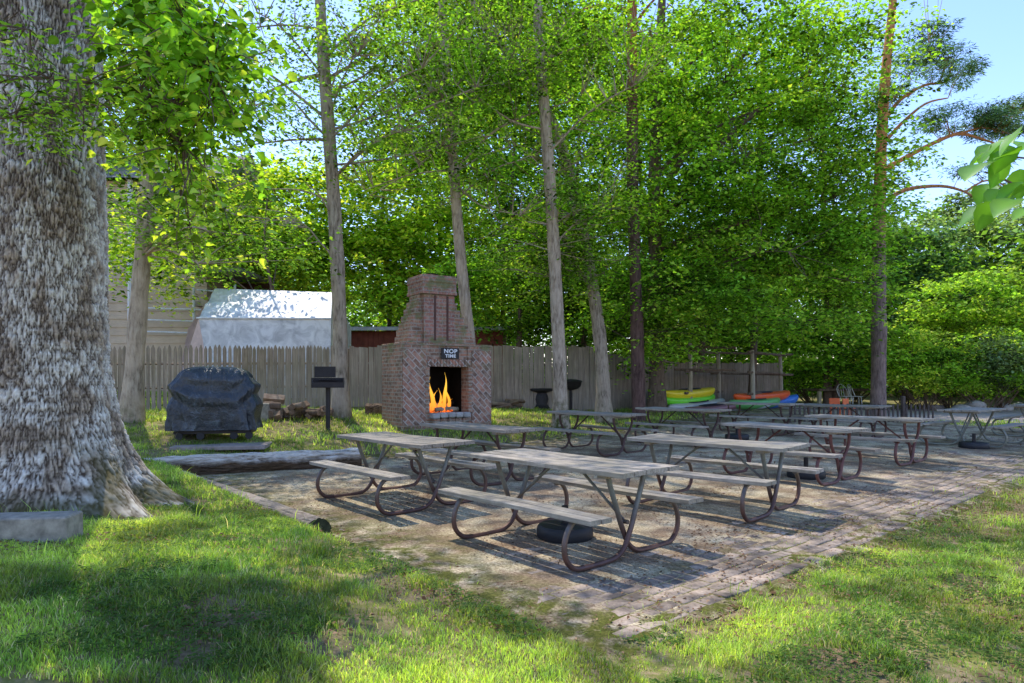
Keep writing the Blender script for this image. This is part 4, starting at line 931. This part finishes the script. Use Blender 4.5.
# ------------------------------------------------------------------ pedestal grills
def pedgrill(px,py,H,label,rz,round_=False,sc_=1):
    p=P(px,py); root=empty('pedestal_grill',p,rz,label,'grill')
    m=MB(); m.tube([(0,0,-.1),(0,0,H*.72)],.045,12); m.build('post',IRON,root,True)
    if round_:
        m=MB(); m.lathe([(.06,H*.68),(.2,H*.72),(.3,H*.8),(.33,H*.93),(.35,H*.95),(.33,H*.96)],n=24); m.build('bowl',IRON,root,True)
        m=MB(); m.lathe([(.36,H*.955),(.33,H*.99),(.15,H*1.03),(.02,H*1.04)],n=24); m.build('lid',IRON,root,True)
    else:
        b=H*.7; w_,d_,h_=.62,.42,.2
        m=MB(); m.box((0,0,b+.01),(w_,d_,.02)); m.box((-w_/2,0,b+h_/2),(.015,d_,h_)); m.box((w_/2,0,b+h_/2),(.015,d_,h_)); m.box((0,d_/2,b+h_/2),(w_-.02,.015,h_)); m.box((0,-d_/2,b+.06),(w_-.02,.015,.1)); m.build('firebox',IRON,root)
        m=MB()
        for i in range(12): m.tube([(-w_/2*.55+i*w_*.05,-d_/2-.02,b+h_*.8),(-w_/2*.55+i*w_*.05,d_/2,b+h_*.8)],.007,5)
        m.build('grate',IRON,root)
        m=MB(); m.box((-.06,d_/2-.02,b+h_+.12),(.42,.015,.22)); m.build('back_plate',IRON,root)
        m=MB(); m.tube([(.1,-d_/2,b+h_*.8),(.1,-d_/2-.18,b+h_*.8)],.012,6); m.build('handle',IRON,root)
    return root
pedgrill(328,430,1.22,'black box shaped pedestal grill on the lawn left of the fireplace',R(15))
pedgrill(571,411,.95,'round lidded pedestal grill by the pale slender trunk',0,True)
# urn-like bin
p=P(540,409); rt=empty('planter_urn',p,0,'dark waisted urn standing against the fence between fireplace and slender trunk','urn'); H=.68
m=MB(); m.lathe([(.3,0),(.31,.06),(.27,.09),(.24,.16),(.27,.3),(.25,.42),(.22,.5)],n=20); m.build('body',IRON,rt,True)
m=MB(); m.lathe([(.22,.5),(.4,.56),(.42,.6),(.4,.63),(.3,.64),(.28,.58)],n=20); m.build('rim',IRON,rt,True)
# ------------------------------------------------------------------ firewood
def fwlog(name,c,rz,L,r,tilt,label,grp):
    root=empty(name,c,rz,label,'firewood',grp); root.rotation_euler=(0,tilt,rz)
    k=random.random(); n=9 if k<.5 else 3
    ring=[]; m=MB()
    if n==9: m.tube(smoothpath([(-L/2,0,0),(-L/6,.01,0),(L/6,-.01,.01),(L/2,0,0)],2),r,9,False)
    else: m.tube([(-L/2,0,0),(0,.004,0),(L/2,0,0)],r*1.25,3 if k<.75 else 4,False)
    m.build('bark',BARK_D if random.random()<.4 else FIREW,root,n==9)
    for s in(-1,1):
        m=MB(); nn=n if n==9 else (3 if k<.75 else 4); rr=r if n==9 else r*1.25; m.tube([(s*L/2-s*.001,0,0),(s*(L/2+.003),0,0)],rr*.99,nn); m.build('cut_end',FIREW,root)
    return root
for i in range(30):
    px=262+rng.random()*64; lev=i//13
    if i<7: px=258+rng.random()*12
    p=P(px,421-2*rng.random()); z=p[2]+.07+.11*lev*(1-abs(px-295)/90)
    if i<7: z=p[2]+.06+.12*(i//2)
    fwlog('firewood_log',(p[0],p[1]+.3*rng.random(),z),rng.uniform(0,6.28) if i>=7 else .3,.42,.055+.03*rng.random(),rng.uniform(-.25,.25),'split log in the low heap against the fence left of the tall straight trunk' if i>=7 else 'split log stacked beside the covered barbecue','firewood heaped by the left fence' if i>=7 else 'firewood stacked beside the barbecue')
m=MB(); p=P(262,421); rt=empty('cinder_block',(p[0],p[1]+.1,p[2]),.2,'grey block propping the firewood beside the barbecue','block'); m.box((0,0,.15),(.2,.3,.42),bev=.015); m.build('block',CONC,rt)
for i in range(9):
    p=P(498+rng.random()*22,409); fwlog('firewood_log',(p[0],p[1]+.2*rng.random(),p[2]+.05+.09*(i//4)),rng.uniform(-.6,.6),.6,.055,rng.uniform(-.3,.2),'split log in the small pile right of the fireplace','firewood piled right of the fireplace')
rough_log('cut_log',(*P(366,416)[:2],P(366,416)[2]+.14),(P(384,417)[0],P(384,417)[1]+.2,P(384,417)[2]+.15),.16,BARK_D,'short thick dark log lying left of the fireplace','log',0,5)
# ------------------------------------------------------------------ kayak rack and kayaks
Zr=21.0
def rack():
    pts=[W(690,410,Zr),W(753,411,Zr+.4),W(719,405,Zr+2.2),W(781,405,Zr+2.6)]
    b=pts[0]; root=empty('kayak_rack',(b[0],b[1],float(terr(b[0],b[1]))),0,'rough timber rack of upright poles and dark crossbars holding the kayaks','rack'); B=np.array([b[0],b[1],float(terr(b[0],b[1]))])
    tops=[(690,342),(752,350),(718,352),(780,352)]
    Q=[]
    for p,(tx,ty) in zip(pts,tops):
        z=float(terr(p[0],p[1])); t=W(tx,ty,p[1]); m=MB(); m.tube([np.array([p[0],p[1],z-.2])-B,(np.array(p)+np.array(t))/2-B+np.array([.01,0,0]),np.array(t)-B],[.085,.075,.065],8); m.build('pole',POSTW,root,True); Q.append((np.array([p[0],p[1],z]),np.array(t)))
    def bar(a,b,name='crossbar',r=.045): m=MB(); m.tube([a-B,b-B],r,6); m.build(name,BARK_D,root,True)
    for zz in(.55,1.25,1.9):
        for i,j in((0,2),(1,3)):
            a=Q[i][0].copy();c=Q[j][0].copy();d=(c-a);a=a-d*.15;c=c+d*.12;a[2]+=zz;c[2]+=zz; bar(a,c)
    for zz in(1.3,2.02):
        a=W(676,0,Zr)[0]; bar(np.array([Q[0][0][0]-.5,Q[0][0][1]-.06,Q[0][0][2]+zz]),np.array([Q[0][0][0]+1.45,Q[0][0][1]-.02,Q[0][0][2]+zz-.02]))
        bar(np.array([Q[2][0][0]-.3,Q[2][0][1]-.06,Q[2][0][2]+zz-.1]),np.array([Q[3][0][0]+.4,Q[3][0][1]-.06,Q[3][0][2]+zz-.1]))
    return Q
Q=rack()
def kayak(name,pa,pb,wd,ht,colr,label,rim=None,roll=0):
    a=np.array(pa);b=np.array(pb);L=np.linalg.norm(b-a);ang=math.atan2(b[1]-a[1],b[0]-a[0]); tilt=-math.asin((b[2]-a[2])/L)
    root=empty(name,tuple((a+b)/2),ang,label,'kayak','kayaks on the timber rack'); root.rotation_euler=(roll,tilt,ang)
    mt=plain(name+'_plastic',colr,.35,.5,0,.12,3)
    n,k=26,18; vs=[]
    for i in range(n+1):
        t=-1+2*i/n; e=(1-abs(t)**3.2)**.7+.02; z=.07*abs(t)**3*ht/.3
        for j in range(k):
            q=2*math.pi*j/k; c,s=math.cos(q),math.sin(q); vs.append((t*L/2,c*wd/2*e,z+ht*(.72*s*(e**.5) if s<0 else .36*s*(e**.5))))
    fs=[(i*k+j,i*k+(j+1)%k,(i+1)*k+(j+1)%k,(i+1)*k+j) for i in range(n) for j in range(k)]+[tuple(range(k))[::-1],tuple(n*k+j for j in range(k))]
    meshobj('hull',vs,fs,mt,root,smooth=True)
    m=MB(); pts=[(.5*math.cos(2*math.pi*i/20),.2*math.sin(2*math.pi*i/20)*wd/.6,ht*.35+.01) for i in range(21)]; m.tube(pts,.018,6); m.build('cockpit_rim',BLACKP,root,True)
    m=MB(); m.add([(x*.96,y*.96,ht*.365) for x,y,z in pts[:-1]],[tuple(range(20))]); m.build('cockpit',CHAR,root)
    m=MB()
    for s in(-1,1): m.tube(smoothpath([(s*L*.46,-.03,ht*.3),(s*L*.46,0,ht*.42),(s*L*.46,.03,ht*.3)],3),.01,5)
    m.build('grab_handle',BLACKP,root,True)
    return root
zk=lambda x,y,h: (x,y,float(terr(x,y))+h)
def KP(px,py,Z): return W(px,py,Z)
kayak('kayak',KP(664,395,20.5),KP(714,391,22.2),.62,.34,(.75,.58,.02),'yellow kayak on top of the left stack')
kayak('kayak',KP(664,402,20.5),KP(714,398,22.2),.64,.36,(.16,.62,.03),'lime green kayak under the yellow one')
kayak('kayak',KP(669,409,20.3),KP(724,402,22.0),.66,.34,(.5,.5,.5),'pale grey kayak below the lime green one')
kayak('kayak',KP(684,411,20.0),KP(738,405,21.2),.6,.26,(.22,.1,.12),'maroon kayak lowest in the left stack')
kayak('kayak',KP(734,398,21.2),KP(789,394,23.4),.64,.34,(.75,.1,.02),'orange red kayak on the right side of the rack')
kayak('kayak',KP(730,404,20.8),KP(779,401,22.4),.64,.32,(.13,.4,.12),'dull green kayak under the orange red one')
kayak('kayak',KP(752,404,22.8),KP(798,398,23.6),.6,.34,(.03,.16,.55),'blue kayak end sticking out right of the orange red one')
kayak('kayak',KP(700,409,21.0),KP(772,405,21.8),.6,.2,(.42,.46,.46),'light grey overturned kayak lowest on the right side of the rack',roll=0)
# ------------------------------------------------------------------ far furniture by the bank
p=P(838,408); z=p[2]
def deck():
    a=W(812,398,27); b=(a[0],a[1]); z0=float(terr(*b)); root=empty('low_platform',(b[0],b[1],z0),R(8),'low dark timber platform beyond the small fence','platform')
    m=MB(); m.box((1.2,0,.66),(2.6,1.2,.1),bev=.02); m.build('deck_top',BARK_D,root)
    for x in(0,1.2,2.4): m=MB(); m.box((x,-.5,.3),(.12,.12,.66)); m.build('leg',POSTW,root)
    for i,(px,lab) in enumerate([(846,'white wire garden chair left of its twin beside the dark platform'),(856,'white wire garden chair right of its twin beside the pine')]):
        q=W(px,398,26.2); zz=float(terr(q[0],q[1])); c=empty('garden_chair',(q[0],q[1],zz),R(20+60*i),lab,'chair')
        m=MB(); m.lathe([(.02,.44),(.24,.45),(.25,.47),(.02,.47)],n=16); m.build('seat',WHITE,c,True)
        for k in range(4): ang_=k*1.57+.78; m=MB(); m.tube([(.2*math.cos(ang_),.2*math.sin(ang_),.45),(.26*math.cos(ang_),.26*math.sin(ang_),0)],.014,6); m.build('leg',WHITE,c,True)
        m=MB(); m.tube(smoothpath([(-.24,.1,.45),(-.24,.22,.75),(0,.28,.95),(.24,.22,.75),(.24,.1,.45)],4),.014,6)
        for xx in(-.12,0,.12): m.tube([(xx,.2,.47),(xx,.27,.85)],.009,5)
        m.build('backrest',WHITE,c,True)
    OR=plain('orange_plastic',(.7,.12,.03),.4,.4,0,.1)
    for i,(px,lab) in enumerate([(835,'small orange red play chair left behind the garden fence'),(850,'small orange red play chair right behind the garden fence')]):
        q=P(px,417); c=empty('play_chair',q,R(-20+50*i),lab,'chair')
        m=MB(); m.box((0,0,.26),(.3,.3,.04),bev=.01); m.build('seat',OR,c)
        m=MB(); m.box((0,.15,.42),(.3,.035,.3),bev=.012); m.build('backrest',OR,c)
        for sx in(-1,1):
            for sy in(-1,1): m=MB(); m.box((sx*.125,sy*.125,.12),(.04,.04,.24),bev=.006); m.build('leg',OR,c)
deck()
# boulders on the bank
for i,(px,py,s) in enumerate([(962,391,.25),(975,389,.36),(1003,391,.25),(936,391,.2),(1018,392,.25)]):
    q=W(px,py,24.5+i*.3); z=float(terr(q[0],q[1])); vs=[];n,k=10,16
    for a in range(n+1):
        for b in range(k):
            th=math.pi*a/n;ph=2*math.pi*b/k; d=np.array([math.sin(th)*math.cos(ph)*1.5,math.sin(th)*math.sin(ph),math.cos(th)*.7]); f=.75+.5*fbm(d[:1]*1.5+i*3,d[1:2]*1.5,d[2:]*1.5,3,i)[0]; vs.append(d*f*s)
    fs=[(a*k+b,a*k+(b+1)%k,(a+1)*k+(b+1)%k,(a+1)*k+b) for a in range(n) for b in range(k)]
    o=meshobj('boulder',vs,fs,STONE if i!=3 else PAD,smooth=True); o.location=(q[0],q[1],z+s*.3); o.rotation_euler=(0,R(20*(i==1)),i)
    tag(o,['pale boulder half hidden at the foot of the bank','tilted long grey boulder below the bushes on the bank','small grey boulder at the right end of the bank','small brownish boulder left of the others on the bank','boulder at the very right edge of the bank'][i],'boulder')
# ------------------------------------------------------------------ buildings behind the left fence
def house():
    Z=23; x0=W(60,0,Z)[0]; x1=W(207,0,Z)[0]; z0=float(terr(x0,Z)); root=empty('house',(x0,Z,z0),0,'beige house with dark window and white downpipe glimpsed behind the left fence','house'); w_=x1-x0
    m=MB()
    n=26; H=7.4
    for i in range(n): 
        zz=H*(i+.5)/n; m.add([(0,0,H*i/n),(w_,0,H*i/n),(w_,-.015,H*i/n),(0,-.015,H*i/n)],[]); m.add([(0,-.03,H*i/n),(w_,-.03,H*i/n),(w_,-.003,H*(i+1)/n),(0,-.003,H*(i+1)/n)],[(0,1,2,3)]); m.add([(0,-.003,H*i/n),(w_,-.003,H*i/n),(w_,-.03,H*i/n),(0,-.03,H*i/n)],[(0,1,2,3)])
    m.box((w_/2,3,H/2),(w_,5.99,H)); m.build('wall',HOUSE,root)
    m=MB(); m.add([(-.4,-.4,H),(w_+.4,-.4,H),(w_+.4,3,H+1.9),(-.4,3,H+1.9),(w_+.4,6.4,H),(-.4,6.4,H)],[(0,1,2,3),(3,2,4,5),(0,3,5),(1,4,2)]); m.build('roof',ROOFG,root)
    xd=W(132,0,Z)[0]-x0; m=MB(); m.tube([(xd,-.1,0),(xd,-.1,H)],.09,8); m.build('downpipe',WHITE,root,True)
    for (px,py,ww,hh) in((80,250,1.0,1.4),(170,200,.9,1.2)):
        q=W(px,py,Z); m=MB(); m.box((q[0]-x0,-.04,q[2]-z0),(ww+.2,.06,hh+.2)); f=m.build('window',WHITE,root); m=MB(); m.box((q[0]-x0,-.08,q[2]-z0),(ww,.03,hh)); m.build('pane',DARKW,f)
    # porch / stairs
    a=W(205,0,Z)[0]; pr=empty('porch',(a,Z-.2,z0),0,'dark open porch with pale rails between the house and the white canopy','porch')
    L=1.7
    m=MB(); m.box((L/2-.2,.9,3.05),(L,2.4,.16)); m.build('floor',POSTW,pr)
    m=MB(); m.box((L/2-.2,.8,4.2),(L,2.4,.14)); m.build('roof',ROOFG,pr)
    m=MB(); m.box((L/2-.2,2.2,2.1),(L,.1,4)); m.build('back_wall',plain('dark_red_brown_wall',(.08,.035,.025),.9,.1),pr)
    for zz in(2.1,2.5,2.9,3.5): m=MB(); m.tube([(-2.2 if zz<3 else 0,-.4,zz),(L,-.4,zz-.12)],.028,6); m.build('rail',PIPE,pr,True)
    for xx in(-.1,1.3): m=MB(); m.tube([(xx,-.4,0),(xx,-.4,3.7)],.04,6); m.build('post',PIPE,pr,True)
house()
def canopy():
    Z=19.6; L0=W(190,0,Z)[0]; L1=W(329,0,Z)[0]; z0=float(terr(L0,Z)); root=empty('storage_canopy',(L0,Z,z0),R(3),'white tarpaulin storage canopy with gabled roof behind the left fence','canopy'); w_=L1-L0
    ez=W(0,318,Z)[2]-z0; rz=W(0,288,Z+1.5)[2]-z0; d=3.2
    t=NT('white_tarp'); n=t.noise(t.vec(),2.4,5,.65,.8); c=t.ramp(n,[(.35,(.42,.43,.46)),(.6,(.72,.73,.76))]); TARP=t.bsdf(c,.5,.3,bump=n,bs=.4,bd=.02)
    def sheet(a,b,c,d_,name,mat,nu=22,nv=10,am=.04,seed=0):
        a,b,c,d_=map(np.array,(a,b,c,d_)); vs=[];nm=np.cross(b-a,d_-a);nm=nm/np.linalg.norm(nm)
        for j in range(nv+1):
            for i in range(nu+1):
                u,v=i/nu,j/nv; p=(a*(1-u)+b*u)*(1-v)+(d_*(1-u)+c*u)*v; p=p+nm*am*(float(fbm(np.array([u*6.]),np.array([v*5.]),0,3,seed)[0])-.5)*2*(min(v,1-v)*4 if True else 1); vs.append(p)
        fs=[(j*(nu+1)+i,j*(nu+1)+i+1,(j+1)*(nu+1)+i+1,(j+1)*(nu+1)+i) for j in range(nv) for i in range(nu)]; meshobj(name,vs,fs,mat,root,smooth=True)
    sheet((.25,0,ez),(w_,0,ez),(w_-.3,d/2,rz-.1),(.1,d/2,rz),'roof_tarp',TARP,am=.06,seed=3)
    sheet((.25,d,ez),(w_,d,ez),(w_-.3,d/2,rz-.1),(.1,d/2,rz),'roof_tarp',TARP,seed=4)
    sheet((.7,-.02,0),(w_,-.02,0),(w_,0,ez),(.25,0,ez),'side_tarp',TARP,seed=5)
    m=MB(); m.add([(-.95,1.1,0),(.68,-.01,0),(.25,0,ez),(.1,d/2,rz),(-.7,1.5,ez-.2),(-.9,d,0)],[(0,1,2,3),(0,3,4),(0,4,3),(0,4,5),(4,3,5)]); m.build('gable_tarp',PINKT,root)
    m=MB(); m.add([(w_,0,0),(w_,d,0),(w_,d,ez),(w_-.3,d/2,rz-.1),(w_,0,ez)],[(0,1,2,3,4)]); m.build('end_tarp',TARP,root)
    for zz in(ez,): m=MB(); m.tube([(.2,-.03,zz),(w_,-.03,zz)],.03,6); m.build('frame_pole',PIPE,root,True)
canopy()
def shed():
    Z=25; a=W(332,0,Z)[0]; b=W(503,0,Z)[0]; z0=float(terr(a,Z)); root=empty('shed',(a,Z,z0),R(-2),'long low dark red shed with grey flat roof behind the fireplace','shed'); w_=b-a; H=W(0,331,Z)[2]-z0
    m=MB(); n=int(w_/.2)
    m.box((w_/2,1.5,H/2),(w_,3,H))
    for i in range(n): m.box((.1+i*.2,-.01,H/2),(.17,.02,H))
    m.build('wall',REDW,root)
    m=MB(); m.add([(-.3,-.4,H-.02),(w_+.3,-.4,H-.02),(w_+.3,-.4,H+.13),(-.3,-.4,H+.13),(-.3,3.4,H+.45),(w_+.3,3.4,H+.45),(-.3,3.4,H+.3),(w_+.3,3.4,H+.3)],[(0,1,2,3),(3,2,5,4),(0,6,7,1),(0,3,4,6),(1,7,5,2),(4,5,7,6)]); m.build('roof',ROOFG,root)
    m=MB(); m.box((w_/2,-.42,H+.05),(w_+.6,.03,.12)); m.build('fascia',plain('pale_fascia',(.4,.4,.38)),root)
shed()
